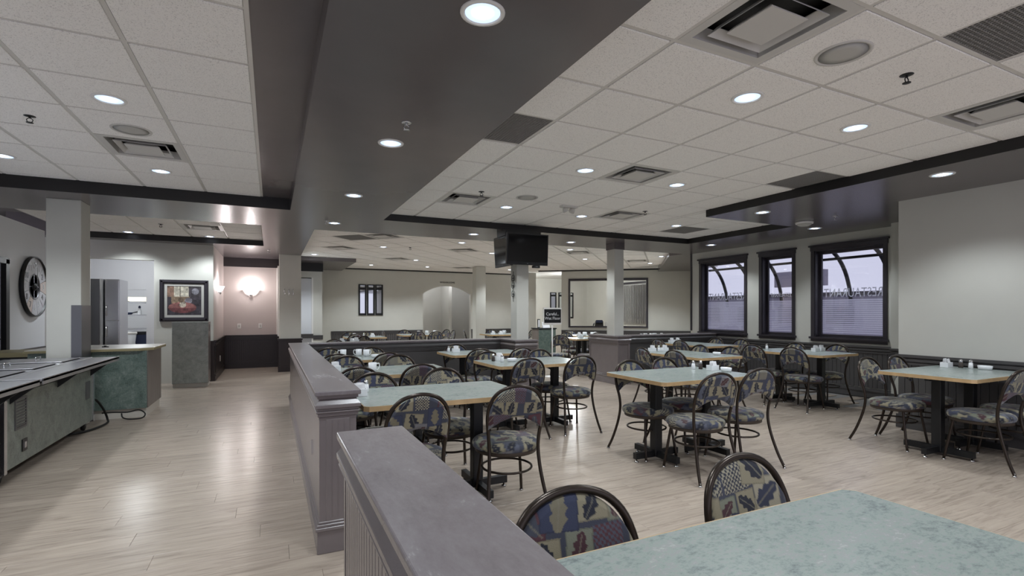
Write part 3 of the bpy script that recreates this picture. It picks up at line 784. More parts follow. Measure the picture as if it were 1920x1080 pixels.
me_legs = [leg_mesh(-1), leg_mesh(1)]
me_ring = MB().tube([(.178*math.cos(2*PI*k/28), -.02+.186*math.sin(2*PI*k/28), .265) for k in range(28)], .0085, 7, True).mesh('stretcher_ring', M['bronze'])
me_apron = MB().lathe([(.195, .380), (.221, .380), (.225, .418), (.20, .42)], n=36).mesh('seat_apron', M['apron'])
glide = MB().lathe([(.011, 0), (.015, .002), (.015, .008), (.008, .012), (.008, .03)], n=12).mesh('foot_glide', M['chrome'])
def make_chair(seed, label, group):
    t = thing('bistro_chair', label, 'chair', group=group)
    link('seat', seat_pad(seed), t); link('backrest', back_pad(seed), t)
    link('seat_apron', me_apron, t); link('back_frame', me_hoop, t)
    link('stretcher_ring', me_ring, t)
    for m in me_legs: link('front_leg', m, t)
    for x, y in ((-.222, -.335), (.222, -.335), (-.178, .195), (.178, .195)):
        link('foot_glide', glide, t).location = (x, y, 0)
    return t
GC = 'patterned bistro chairs around the dining tables'
protos = []; seeds = [3, 11, 19, 27]; used = {}; cn = 0
def chair(x, y, rot, label):
    global cn
    k = cn % 4; cn += 1
    if len(protos) <= k:
        c = make_chair(seeds[k], label, GC); protos.append(c); c.location = (x, y, 0); c.rotation_euler = (0, 0, rot); return c
    return dup(protos[k], (x, y, 0), rot, label)

# ------------------------------------------------------------------ tables
ZT = .78
tmesh = {}
def table(name, x0, x1, y0, y1, label, far=False):
    """green laminate table with oak edge; the long side carries two pedestals"""
    lx, ly = x1-x0, y1-y0
    t = thing('dining_table', label, 'table', ((x0+x1)/2, (y0+y1)/2, 0), 0, 'green laminate dining tables')
    key = (round(lx, 2), round(ly, 2))
    if key not in tmesh:
        a, b = lx/2, ly/2; c = .03
        def oct_(a, b): return [(-a+c, -b), (a-c, -b), (a, -b+c), (a, b-c), (a-c, b), (-a+c, b), (-a, b-c), (-a, -b+c)]
        top = MB().prism(oct_(a-.004, b-.004), ZT-.03, ZT).mesh('tabletop', M['tabletop'], .002, 1)
        edge = MB(); o = oct_(a, b); i_ = oct_(a-.0035, b-.0035); nn = 8
        vs = [(x, y, ZT-.034) for x, y in o] + [(x, y, ZT-.0015) for x, y in o] + [(x, y, ZT-.034) for x, y in i_] + [(x, y, ZT-.0015) for x, y in i_]
        fs = []
        for k in range(nn):
            j = (k+1) % nn
            fs += [(k, j, nn+j, nn+k), (2*nn+j, 2*nn+k, 3*nn+k, 3*nn+j), (nn+k, nn+j, 3*nn+j, 3*nn+k), (j, k, 2*nn+k, 2*nn+j)]
        edge.add(vs, fs)
        em = edge.mesh('edge_band', M['oak'])
        tmesh[key] = (top, em)
    top, em = tmesh[key]
    link('tabletop', top, t); link('edge_band', em, t)
    longx = lx >= ly
    d = (lx if longx else ly)/2 - .28
    for s in (-1, 1):
        cx, cy = (s*d, 0) if longx else (0, s*d)
        if 'col' not in tmesh:
            tmesh['col'] = MB().box(-.04, .04, -.04, .04, .04, ZT-.05).mesh('pedestal_column', M['blackmetal'], .006, 2)
            cr = MB(); cr.box(-.022, .022, -.28, .28, .03, .085); cr.box(-.25, .25, -.022, .022, .032, .087); tmesh['cross'] = cr.mesh('pedestal_foot', M['blackmetal'])
            cr = MB(); cr.box(-.022, .022, -.25, .25, .03, .085); cr.box(-.28, .28, -.022, .022, .032, .087); tmesh['crossy'] = cr.mesh('pedestal_foot', M['blackmetal'])
            tmesh['spider'] = MB().box(-.02, .02, -.2, .2, ZT-.06, ZT-.03).box(-.2, .2, -.02, .02, ZT-.06, ZT-.03).mesh('top_bracket', M['blackmetal'])
            tmesh['glide'] = MB().lathe([(.012, 0), (.02, .003), (.02, .01), (.006, .014), (.006, .034)], n=12).mesh('foot_glide', M['chrome'])
        link('pedestal_column', tmesh['col'], t).location = (cx, cy, 0)
        f = link('pedestal_foot', tmesh['cross' if longx else 'crossy'], t); f.location = (cx, cy, 0)
        link('top_bracket', tmesh['spider'], t).location = (cx, cy, 0)
        if not far:
            px, py = (.23, .26) if longx else (.26, .23)
            for gx, gy in ((0, -py), (0, py), (-px, 0), (px, 0)):
                link('foot_glide', tmesh['glide'], f).location = (gx, gy, 0)
    return t
FAR = PI; NEAR = 0
def chairs(spec):
    for x, y, r, l in spec: chair(x, y, r, l)
pre = 'leaf-print bistro chair '
# T1 foreground
table('t1', .56, 1.745, .22, 1.035, 'marbled green table in the foreground right of the glossy divider')
chairs([(.735, .895, PI-.04, pre+'left one of the two facing the foreground table'),
        (1.45, .92, PI+.03, pre+'right one of the two facing the foreground table')])
table('t2', .52, 1.70, 3.20, 3.98, 'green table pushed against the near end of the long divider')
chairs([(.80, 3.24, .02, pre+'back to the lens, half hidden by the foreground divider'),
        (1.53, 3.29, -.16, pre+'back to the lens, in full view beyond the foreground divider'),
        (.74, 3.83, PI, pre+'facing the lens beside the shaker on the nearest divider table'),
        (1.33, 3.92, PI-.05, pre+'facing the lens at the right end of the nearest divider table')])
table('t3', .52, 1.66, 4.75, 5.55, 'second green table along the long divider, with one white mug')
chairs([(.68, 4.90, .05, pre+'back to the lens, nearest the divider at the one-mug table'),
        (1.29, 4.92, -.05, pre+'back to the lens, right side of the one-mug table'),
        (.76, 5.56, PI, pre+'facing the lens left of the single white mug'),
        (1.31, 5.44, PI, pre+'facing the lens right of the single white mug')])
table('t4', .54, 1.62, 6.35, 7.1, 'farthest green table along the long divider, with three mugs')
chairs([(.66, 6.45, .08, pre+'back to the lens, nearest the divider at the three-mug table'),
        (1.29, 6.4, -.05, pre+'back to the lens, right side of the three-mug table'),
        (.70, 6.93, PI, pre+'facing the lens at the left end of the three-mug table'),
        (1.26, 6.86, PI, pre+'facing the lens just right of the three white mugs')])
table('t5', 2.22, 3.38, 6.48, 7.24, 'green table in front of the grey cross divider')
chairs([(2.55, 6.50, -.12, pre+'back to the lens at the table before the cross divider'),
        (2.54, 7.02, PI, pre+'facing the lens between the caddy table and the cross divider'),
        (3.1, 6.46, .05, pre+'tucked in at the right end of the table before the cross divider')])
table('t6', 2.22, 3.42, 4.93, 5.74, 'green table in mid-room in front of the passage pier')
chairs([(2.49, 5.02, -.04, pre+'back to the lens, left of two at the mid-room table'),
        (3.18, 5.03, -.12, pre+'back to the lens, right of two at the mid-room table'),
        (2.42, 5.46, PI, pre+'facing the lens behind the condiments of the mid-room table'),
        (3.17, 5.50, PI, pre+'facing the lens before the passage, right of the condiments')])
table('t7', 2.95, 4.13, 3.22, 4.04, 'largest complete green table standing free at centre right')
chairs([(3.28, 3.20, -.12, pre+'back to the lens, left of two at the free-standing table'),
        (3.86, 3.28, -.10, pre+'back to the lens, right of two at the free-standing table'),
        (3.27, 3.79, PI-.03, pre+'facing the lens, left of two at the free-standing table'),
        (3.80, 3.86, PI+.03, pre+'facing the lens, right of two at the free-standing table')])
table('t8', 5.50, 6.68, 2.18, 2.97, 'green table against the plain right wall')
chairs([(5.80, 2.94, PI-.04, pre+'facing the lens at the left end of the right wall table'),
        (6.33, 2.93, PI, pre+'facing the lens close to the right wall'),
        (5.80, 2.26, -.08, pre+'back to the lens at the right wall table near the frame edge'),
        (6.36, 2.24, 0, pre+'cut by the right edge of the photo at the wall table')])
table('t9', 4.93, 5.72, 4.72, 5.98, 'green table behind the free-standing one, with three condiment pots')
chairs([(4.88, 5.41, -PI/2-.1, pre+'back to the left aisle, farther of two at the three-pot table'),
        (4.95, 4.92, -PI/2+.05, pre+'back to the left aisle, nearer of two at the three-pot table'),
        (5.47, 5.52, PI/2, pre+'at the three-pot table, window side, farther one'),
        (5.57, 5.04, PI/2+.03, pre+'on the window side of the three-pot table, nearer one')])
table('t10', 6.70, 7.50, 6.28, 7.52, 'farthest green table near the corner of divider and windows')
chairs([(6.60, 7.05, -PI/2, pre+'back to the aisle, farther of two at the corner table'),
        (6.65, 6.56, -PI/2+.03, pre+'back to the aisle, nearer of two at the corner table'),
        (7.30, 6.88, PI/2, pre+'under the left window at the corner table, farther one'),
        (7.40, 6.40, PI/2, pre+'under the left window at the corner table, nearer one')])
table('t11', 6.70, 7.56, 4.30, 5.52, 'green table beside the widest window')
chairs([(6.80, 5.24, -PI/2+.05, pre+'back to the aisle, farther of two beside the widest window'),
        (6.80, 4.62, -PI/2+.12, pre+'back to the aisle, nearer of two beside the widest window'),
        (7.26, 5.26, PI/2, pre+'against the wainscot at the widest window, farther one'),
        (7.46, 4.74, PI/2-.05, pre+'against the wainscot right behind the caddies of the widest window')])
table('t12', 5.95, 6.75, 9.2, 10.0, 'small green table beyond the passage behind the sign', True)
chairs([(5.68, 9.42, -.5, pre+'beyond the passage, back to the lens left of the small table'),
        (6.12, 8.98, .9, pre+'beyond the passage, side on before the small table'),
        (6.4, 10.05, PI, pre+'beyond the passage, on the far side of the small table')])
# far dining room
far_t = [(.90, 1.65, 9.7, 10.5, 'first far-room table from the left, just behind the cross divider'), (1.55, 2.45, 11.9, 12.7, 'second far-room table from the left, before the three mirrors'),
         (3.0, 4.1, 12.6, 13.4, 'far-room table left of the arch'), (5.1, 6.2, 11.9, 12.7, 'far-room table in front of the column by the arch'),
         (6.75, 7.45, 10.3, 11.1, 'far-room table crowded with cups before the black-framed opening'), (7.6, 8.5, 9.0, 9.7, 'far-room table laid with cups at the right end')]
for x0, x1, y0, y1, l in far_t: table('f', x0, x1, y0, y1, 'green table, '+l, True)
chairs([(.98, 9.72, .1, pre+'back to the lens at the first far-room table'), (1.5, 10.5, PI/2+.6, pre+'turned sideways at the right of the first far-room table'),
        (1.75, 12.7, PI, pre+'facing the lens below the three mirrors, left one'), (2.22, 12.72, PI, pre+'facing the lens below the three mirrors, right one'),
        (1.7, 11.85, 0, pre+'back to the lens at the table below the mirrors'), (2.88, 13.05, -PI/2, pre+'at the left end of the table left of the arch'),
        (3.3, 13.45, PI, pre+'facing the lens at the table left of the arch'), (4.15, 12.9, PI/2, pre+'nearer of two ending the table left of the arch'), (4.2, 13.5, PI/2+.3, pre+'farther of two ending the table left of the arch'),
        (3.3, 12.55, 0, pre+'back turned, left of two before the arch-side table'), (3.75, 12.55, 0, pre+'back turned, right of two before the arch-side table'),
        (5.05, 12.9, -PI/2-.3, pre+'in front of the arch, at the left of the column table'), (5.6, 12.75, PI, pre+'facing the lens before the far column'), (6.3, 12.4, PI/2, pre+'right end of the table before the far column'),
        (6.95, 10.25, .3, pre+'back to the lens at the cup-crowded far table'), (7.2, 11.1, PI, pre+'far side of the cup-crowded far table')])

# ------------------------------------------------------------------ things on the tables
def caddy_parts(t):
    mb = MB(); mb.box(-.05, .05, -.034, .034, 0, .006)
    for sx in (-1, 1): mb.box(sx*.05-.002, sx*.05+.002, -.036, .036, 0, .052)
    for sy in (-1, 1): mb.box(-.05, .05, sy*.034-.002, sy*.034+.002, 0, .052)
    mb.build('bowl', M['porcelain'], t, .0015, 1)
    rs = random.Random(4)
    for i in range(7):
        a = MB().obox((0, 0, .043), .042, .004, .066, Matrix.Rotation(rs.uniform(-.25, .25), 3, 'X') @ Matrix.Rotation(rs.uniform(-.15, .15), 3, 'Y'))
        o = a.build('sugar_packet', M['paper'], t); o.location = (rs.uniform(-.018, .018), -.024+i*.008, .004+rs.uniform(0, .014))
def shaker_parts(t, content):
    MB().lathe([(.018, 0), (.021, .004), (.02, .03), (.0165, .062)], n=12).build('body', content, t)
    MB().lathe([(.0172, .06), (.0178, .066), (.016, .08), (.008, .088), (.001, .089)], n=12).build('lid', M['chrome'], t)
def tub_parts(t):
    MB().lathe([(.035, 0), (.045, .004), (.05, .04), (.047, .041), (.043, .012), (.001, .011)], n=20).xf(Matrix.Diagonal((1.25, .8, 1, 1))).build('dish', M['porcelain'], t)
    mb = MB()
    for i in range(6): mb.lathe([(.012, 0), (.016, .014), (.017, .016), (.001, .017)], (-.036+(i % 3)*.036, -.014+(i//3)*.028, .02), 10)
    mb.build('creamer_cups', M['paper'], t)
def mug_parts(t):
    MB().lathe([(.028, 0), (.036, .003), (.039, .03), (.040, .09), (.037, .09), (.035, .03), (.03, .008), (.001, .007)], n=24).build('cup', M['porcelain'], t)
    MB().tube(spline([(.037, 0, .076), (.062, 0, .08), (.068, 0, .05), (.056, 0, .024), (.036, 0, .02)], 4), .005, 8).build('handle', M['porcelain'], t)
KIND = {'caddy': ('sugar_caddy', 'caddy', caddy_parts, 'sugar caddies on the tables'), 'salt': ('salt_shaker', 'shaker', lambda t: shaker_parts(t, M['porcelain']), 'salt and pepper shakers'),
        'pepper': ('pepper_shaker', 'shaker', lambda t: shaker_parts(t, M['pepper']), 'salt and pepper shakers'), 'tub': ('creamer_dish', 'dish', tub_parts, 'creamer dishes'),
        'mug': ('coffee_mug', 'mug', mug_parts, 'white mugs')}
proto = {}
def item(kind, x, y, label, rz=0, z=ZT):
    nm, cat, fn, grp = KIND[kind]
    if kind not in proto:
        t = thing(nm, label, cat, (x, y, z), rz, grp); fn(t); proto[kind] = t; return t
    return dup(proto[kind], (x, y, z), rz, label)
D = {'caddy': 'white sugar caddy full of packets ', 'salt': 'white salt shaker with chrome lid ', 'pepper': 'dark pepper shaker with chrome lid ', 'tub': 'white oval creamer dish ', 'mug': 'white coffee mug '}
for k, x, y, l, *r in [
    ('caddy', .555, 3.64, 'beside the end of the long divider'), ('salt', .63, 3.80, 'on the nearest divider table'),
    ('mug', .90, 5.06, 'alone on the second divider table'), ('caddy', .575, 5.3, 'hidden against the divider at the one-mug table'),
    ('mug', .86, 6.98, 'leftmost on the far divider table', PI), ('mug', 1.06, 6.98, 'middle of three on the far divider table', PI), ('mug', 1.14, 6.86, 'rightmost of three on the far divider table', .4), ('tub', 1.22, 6.62, 'near the edge of the three-mug table'),
    ('caddy', 2.45, 7.02, 'on the table before the cross divider'), ('salt', 2.36, 7.08, 'on the table before the cross divider'),
    ('caddy', 2.5, 5.58, 'at the left end of the mid-room table'), ('salt', 2.46, 5.40, 'at the mid-room table'), ('tub', 2.58, 5.38, 'at the mid-room table'), ('pepper', 2.40, 5.52, 'at the mid-room table'),
    ('salt', 3.93, 3.86, 'on the free-standing table'), ('pepper', 4.0, 3.83, 'on the free-standing table'), ('caddy', 4.03, 3.70, 'at the right end of the free-standing table'), ('tub', 4.06, 3.56, 'at the right end of the free-standing table', PI/2),
    ('caddy', 6.52, 2.83, 'on the right wall table'), ('pepper', 6.58, 2.73, 'on the right wall table'), ('salt', 6.59, 2.65, 'on the right wall table'), ('tub', 6.58, 2.53, 'on the right wall table', PI/2),
    ('caddy', 5.14, 5.86, 'left one at the far end of the three-pot table'), ('salt', 5.25, 5.84, 'between the caddies of the three-pot table'), ('caddy', 5.36, 5.84, 'right one at the far end of the three-pot table'), ('tub', 5.5, 4.98, 'on the near half of the three-pot table', PI/2),
    ('caddy', 6.95, 7.38, 'left one on the corner table'), ('caddy', 7.12, 7.40, 'right one on the corner table'), ('salt', 7.04, 7.30, 'on the corner table'),
    ('salt', 7.03, 5.38, 'left of the others on the widest window table'), ('caddy', 7.34, 4.80, 'left one on the widest window table'), ('caddy', 7.47, 4.80, 'right one on the widest window table'),
    ('caddy', 1.2, 9.95, 'left on the first far-room table'), ('mug', 1.38, 9.9, 'on the first far-room table'), ('caddy', 1.5, 10.2, 'right on the first far-room table'),
    ('caddy', 1.75, 12.2, 'left on the table below the mirrors'), ('salt', 1.95, 12.1, 'on the table below the mirrors'), ('caddy', 2.15, 12.1, 'right on the table below the mirrors'),
    ('mug', 3.75, 13.1, 'left of two on the table left of the arch'), ('mug', 3.95, 13.05, 'right of two on the table left of the arch'), ('caddy', 3.5, 13.0, 'on the table left of the arch'),
    ('caddy', 5.25, 12.1, 'left on the table before the far column'), ('caddy', 5.45, 12.05, 'middle on the table before the far column'), ('mug', 5.7, 12.4, 'on the table before the far column'),
    ('caddy', 6.3, 9.55, 'on the small table beyond the passage'),
    ('caddy', 6.85, 10.45, 'left on the cup-crowded far table'), ('mug', 6.97, 10.4, 'left of three on the cup-crowded far table'), ('mug', 7.08, 10.55, 'middle of three on the cup-crowded far table'), ('mug', 7.2, 10.4, 'right of three on the cup-crowded far table'), ('caddy', 7.33, 10.45, 'right on the cup-crowded far table'),
    ('caddy', 7.7, 9.15, 'leftmost on the right end far table'), ('mug', 7.86, 9.2, 'second from left on the right end far table'), ('mug', 8.0, 9.15, 'third from left on the right end far table'), ('mug', 8.14, 9.2, 'fourth from left on the right end far table'), ('caddy', 8.35, 9.2, 'rightmost on the right end far table')]:
    item(k, x, y, D[k]+l, r[0] if r else 0)

# ------------------------------------------------------------------ recessed lamps
me_ring2 = MB().lathe([(.078, -.001), (.082, -.008), (.098, -.006), (.101, .002)], n=28).mesh('trim_ring', M['white'])
me_lens = MB().lathe([(.001, -.0022), (.05, -.0022), (.079, -.0012)], n=28).mesh('reflector', M['lens'])
me_bulb = MB().lathe([(.045, -.0026), (.042, -.006), (.02, -.009), (.001, -.0095)], n=20).mesh('bulb', M['bulb'])
GL = 'recessed ceiling downlights'
lp = None
def downlight(x, y, z, label, w=1.0):
    global lp
    if lp is None:
        t = thing('downlight', label, 'light', (x, y, z), 0, GL); lp = t
        link('trim_ring', me_ring2, t); link('reflector', me_lens, t); link('bulb', me_bulb, t)
    else: t = dup(lp, (x, y, z), 0, label)
    ld = bpy.data.lights.new('downlight_lamp', 'SPOT'); ld.energy = LAMP_W*w; ld.color = LAMP_COL; ld.spot_size = math.radians(128); ld.spot_blend = .55; ld.shadow_soft_size = .11
    lo = bpy.data.objects.new('downlight_lamp', ld); COL.objects.link(lo); lo.location = (x, y, z-.03)
dl = 'round recessed downlight '
for i, (x, y) in enumerate([(.84, 2.05), (.84, 3.94), (.84, 5.89), (.84, 7.84)]): downlight(x, y, ZB, dl+'in the dark beam, '+['nearest the lens', 'second along the beam', 'third along the beam', 'last before the far ceiling'][i])
downlight(3.09, 7.94, ZB, dl+'in the cross beam left of the televisions'); downlight(5.1, 8.06, ZB, dl+'in the cross beam right of the televisions')
downlight(.84, .2, ZB, dl+'in the dark beam overhead'); pass
for i, (x, y) in enumerate([(2.83, 2.31), (4.04, 2.33), (2.83, 4.2), (4.07, 4.24), (2.86, 6.13), (4.13, 6.23), (5.98, 6.24)]):
    downlight(x, y, ZR-.0095, dl+'in the right tiled ceiling, '+['first row left', 'first row right', 'second row left', 'second row right', 'third row left', 'third row middle', 'third row right'][i])
for i, (x, y) in enumerate([(2.83, .4), (4.05, .4), (5.9, .6)]): downlight(x, y, ZR-.0095 if i < 2 else ZB, dl+'overhead behind the lens, '+['left', 'middle', 'right'][i])
for i, (x, y) in enumerate([(-1.0, 4.28), (-1.03, 6.24), (-2.26, 6.26), (-1.0, 2.3), (-2.26, 4.28), (-2.26, 2.3)]):
    downlight(x, y, ZL-.0095, dl+'in the left tiled ceiling, '+['nearer centre', 'farther centre', 'at the left edge', 'overhead', 'out of view left', 'overhead left'][i])
for i, (x, y) in enumerate([(5.8, 2.55), (5.86, 4.55), (7.72, 5.06), (7.8, 7.2)]): downlight(x, y, ZB, dl+'in the dark window soffit, '+['by the right wall', 'above the window tables', 'beside the round detector', 'above the left window'][i])
for i, (x, y) in enumerate([(-2.3, 11.0), (-1.05, 11.0)]): downlight(x, y, ZL-.0395, dl+'in the small far left ceiling, '+['left', 'right'][i], 1.15)
for i, (x, y) in enumerate([(2.19, 11.03), (.95, 13.2), (3.55, 13.46), (2.7, 15.4), (4.4, 15.3), (3.5, 9.66), (4.78, 11.09), (6.5, 13.6), (7.2, 15.2), (6.1, 9.67), (7.55, 11.23), (9.9, 11.38), (8.94, 9.86)]):
    downlight(x, y, ZR-.0095, dl+'in the far room ceiling, '+['above the mirror tables', 'by the dark box soffit', 'middle of the room', 'before the mirrors', 'left of the arch', 'nearest the cross beam', 'behind the televisions', 'by the far column', 'right end of the back wall', 'just right of the televisions', 'above the cup-crowded table', 'before the angled wall', 'above the right end table'][i], 2.6 if i > 9 else 1.65)
def lamp(name, x, y, z, w, col=LAMP_COL, r=.1):
    ld = bpy.data.lights.new(name, 'POINT'); ld.energy = w; ld.color = col; ld.shadow_soft_size = r
    o = bpy.data.objects.new(name, ld); COL.objects.link(o); o.location = (x, y, z); return o
# kitchen and lounge ceiling lamps (lit rooms behind)
lamp('kitchen_lamp', -2.6, 13.2, 2.4, 26, (.93, .97, 1), .2); lamp('kitchen_lamp', -3.4, 16.2, 2.4, 40, (.93, .97, 1), .2)
lamp('passage_fill', 6.3, 17.4, 2.5, 14, (.92, .93, 1), .1); lamp('passage_fill', 5.0, 17.6, 2.5, 18, (.92, .93, 1), .1); lamp('lounge_lamp', 10.5, 16.5, 2.6, 90, (.95, .98, 1), .15)  # passage fills added to brighten the walls behind the arch
lamp('lounge_lamp', 9.0, 18.0, 2.6, 30, (.95, .98, 1), .15)

# ------------------------------------------------------------------ ceiling fixtures
def vent(x, y, z, label, rz=0):
    if 'vent' in proto: return dup(proto['vent'], (x, y, z), rz, label)
    t = thing('ceiling_vent', label, 'air vent', (x, y, z), rz, 'four way ceiling air diffusers'); proto['vent'] = t
    h = .294
    MB().box(-h, h, -h, h, .10, .11).build('throat', M['ventdark'], t)
    def sq(mb, r0, z0, r1, z1):     # a sloping square vane
        vs = [(-r0,-r0,z0),(r0,-r0,z0),(r0,r0,z0),(-r0,r0,z0),(-r1,-r1,z1),(r1,-r1,z1),(r1,r1,z1),(-r1,r1,z1)]
        vs += [(a, b, c+.004) for a, b, c in vs]
        fs = []
        for k in range(4):
            j = (k+1) % 4; fs += [(k, j, 4+j, 4+k), (8+j, 8+k, 12+k, 12+j), (j, k, 8+k, 8+j), (4+k, 4+j, 12+j, 12+k)]
        return mb.add(vs, fs)
    mb = MB()
    for a in (-1, 1): mb.box(a*h, a*(h-.05), -h, h, -.006, .004); mb.box(-h+.05, h-.05, a*h, a*(h-.05), -.006, .004)
    sq(mb, .247, .0, .238, .06); mb.build('frame', M['vent'], t)
    sq(MB(), .192, -.012, .160, .022).build('vane', M['vent'], t)
    sq(MB(), .125, -.012, .10, .012).build('vane', M['vent'], t)
    MB().box(-.128, .128, -.128, .128, -.016, -.011).build('centre_plate', M['vent'], t)
    return t
vl = 'square white air diffuser '
for (x, y), l in zip(ventsR, ['nearest overhead, cut by the top of the photo', 'at the right edge of the photo', 'in the middle of the right ceiling', 'at the far left of the right ceiling', 'at the far right of the right ceiling']): vent(x, y, ZR, vl+l)
for (x, y) in ventsL: vent(x, y, ZL, vl+'in the left tiled ceiling')
for (x, y) in ventsLF: vent(x, y, ZL-.03, vl+'in the small far left ceiling')
for (x, y), l in zip(ventsF, ['nearest the cross beam', 'at the left', 'in the middle', 'left of the televisions', 'before the back wall', 'right of the televisions', 'at the right end']): vent(x, y, ZR, vl+'in the far room ceiling, '+l, FA)
def eggcrate(x0, x1, y0, y1, z, label, rz=0):
    t = thing('return_grille', label, 'air grille', ((x0+x1)/2, (y0+y1)/2, z), rz, 'egg crate return air grilles')
    a, b = (x1-x0)/2-.012, (y1-y0)/2-.012
    MB().box(-a, a, -b, b, .03, .045).build('backing', M['ventdark'], t)
    mb = MB()
    n = int(2*a/.022)
    for i in range(n+1): mb.box(-a+i*2*a/n-.0022, -a+i*2*a/n+.0022, -b, b, -.002, .016)
    n = int(2*b/.022)
    for i in range(n+1): mb.box(-a, a, -b+i*2*b/n-.0022, -b+i*2*b/n+.0022, -.002, .016)
    mb.build('egg_crate', M['grille'], t, kind='stuff')
eggcrate(1.46, 1.90, 3.204, 3.812, ZR, 'grey egg crate return grille beside the dark beam')
eggcrate(3.116, 3.724, .772, 1.38, ZR, 'grey egg crate return grille at the top right corner')
eggcrate(4.94, 5.45, 3.204, 3.812, ZR, 'grey egg crate return grille beside the black window soffit edge')
eggcrate(6.156, 6.764, 6.244, 6.852, ZR, 'grey egg crate return grille at the far corner of the right ceiling')
gx, gy = grillF[0]; eggcrate(gx-.304, gx+.304, gy-.304, gy+.304, ZR, 'grey egg crate return grille in the far room ceiling', FA)
def round_speaker(x, y, z, label):
    t = thing('ceiling_speaker', label, 'speaker', (x, y, z), 0, 'round ceiling speakers')
    MB().lathe([(.118, .004), (.122, -.006), (.136, -.006), (.14, .004)], n=36).build('rim', M['vent'], t)
    MB().lathe([(.001, -.008), (.06, -.007), (.118, -.003)], n=36).build('grille', M['speaker'], t)
round_speaker(2.82, 1.69, ZR-.009, 'large round speaker in the tile beside the nearest vent')
round_speaker(2.85, 5.51, ZR-.009, 'round speaker far off in the right ceiling')
round_speaker(-1.01, 4.93, ZL-.009, 'round speaker in the left ceiling before the vent')
def sprinkler(x, y, z, label, m):
    t = thing('sprinkler_head', label, 'sprinkler', (x, y, z), 0, 'ceiling fire sprinklers')
    MB().lathe([(.034, .002), (.036, -.004), (.02, -.008), (.012, -.010)], n=18).build('escutcheon', m, t)
    mb = MB().lathe([(.007, -.008), (.007, -.02)], n=10)
    mb.tube(spline([(-.006, 0, -.018), (-.018, 0, -.03), (-.012, 0, -.046), (0, 0, -.05)], 3), .003, 6); mb.tube(spline([(.006, 0, -.018), (.018, 0, -.03), (.012, 0, -.046), (0, 0, -.05)], 3), .003, 6)
    mb.build('frame_arms', m, t)
    MB().lathe([(.022, -.05), (.022, -.053), (.001, -.054)], n=14).build('deflector', m, t)
for x, y, z, l, m in [(3.42, 1.68, ZR-.006, 'at the upper right of the photo', M['blackmetal']), (2.23, 5.48, ZR-.006, 'before the far left vent of the right ceiling', M['blackmetal']), (4.74, 5.55, ZR-.006, 'before the far right vent of the right ceiling', M['blackmetal']),
    (-1.62, 4.91, ZL-.006, 'in the left ceiling', M['blackmetal']), (.85, 3.47, ZB, 'in the dark beam behind the second lamp', M['chrome']), (.72, 7.7, ZB, 'in the dark beam by the last lamp', M['chrome']), (-1.62, 9.8, ZL-.036, 'in the small far left ceiling', M['blackmetal']), (2.75, 10.9, ZR-.006, 'in the far room ceiling', M['blackmetal']),
    (-.05, 11.9, ZB, 'above the pink alcove', M['chrome']), (7.0, 4.3, ZB, 'in the window soffit', M['chrome'])]: sprinkler(x, y, z, 'small fire sprinkler '+l, m)
t = thing('emergency_light', 'twin-headed white emergency light in the middle of the right ceiling', 'emergency light', (3.58, 5.71, ZR-.006))
MB().box(-.12, .12, -.04, .04, -.03, .004).build('housing', M['vent'], t, .006)
for sx in (-1, 1):
    h = MB().lathe([(.02, 0), (.035, -.02), (.04, -.06), (.036, -.062), (.001, -.055)], n=16).xf(Matrix.Rotation(sx*.5, 4, 'Y')).build('lamp_head', M['vent'], t); h.location = (sx*.07, 0, -.03)
t = thing('smoke_detector', 'round white detector on the dark window soffit', 'detector', (7.04, 4.77, ZB))
MB().lathe([(.11, .002), (.12, -.01), (.115, -.03)], n=28).build('base', M['white'], t)
MB().lathe([(.10, -.03), (.085, -.05), (.06, -.062), (.001, -.064)], n=28).build('dome', M['speaker'], t)

# ------------------------------------------------------------------ televisions
def tv(label, loc, rz, w, h, tilt=0):
    t = thing('television', label, 'television', loc, rz); R_ = Matrix.Rotation(tilt, 4, 'X')
    MB().box(-w/2, w/2, 0, .05, -h/2, h/2).box(-w/4, w/4, .05, .1, -h/4, h/4).xf(R_).build('housing', M['plastic'], t, .006)
    MB().box(-w/2+.022, w/2-.022, -.004, .002, -h/2+.05, h/2-.022).xf(R_).build('screen', M['screen'], t)
    mb = MB(); mb.box(-.012, .012, -.003, .002, -h/2+.02, -h/2+.03).xf(R_).build('power_light', M['steeldk'], t)
    return t
tv('black flat television hanging on the slim column, facing the room', (3.69, 7.1, 2.37), 0, .74, .50, .06)
tv('second black television on the same column, turned to the walkway', (3.40, 7.48, 2.36), -PI/2, .60, .50, .06)
t = thing('television_mount', 'dark mounting plate under the beam above the televisions', 'mount', (3.66, 7.24, 0))
MB().box(-.30, .34, .0, .34, 2.60, ZB-.001).build('plate', M['blackmetal'], t); MB().box(-.05, .05, .02, .1, 2.3, 2.6).build('arm', M['blackmetal'], t)
t = thing('set_top_box', 'small black receiver under the front television', 'receiver', (3.86, 7.15, 2.10)); MB().box(-.06, .06, -.03, .03, -.02, .02).build('case', M['plastic'], t, .004); MB().box(-.02, .02, -.032, -.03, -.006, .006).build('display', M['steeldk'], t)

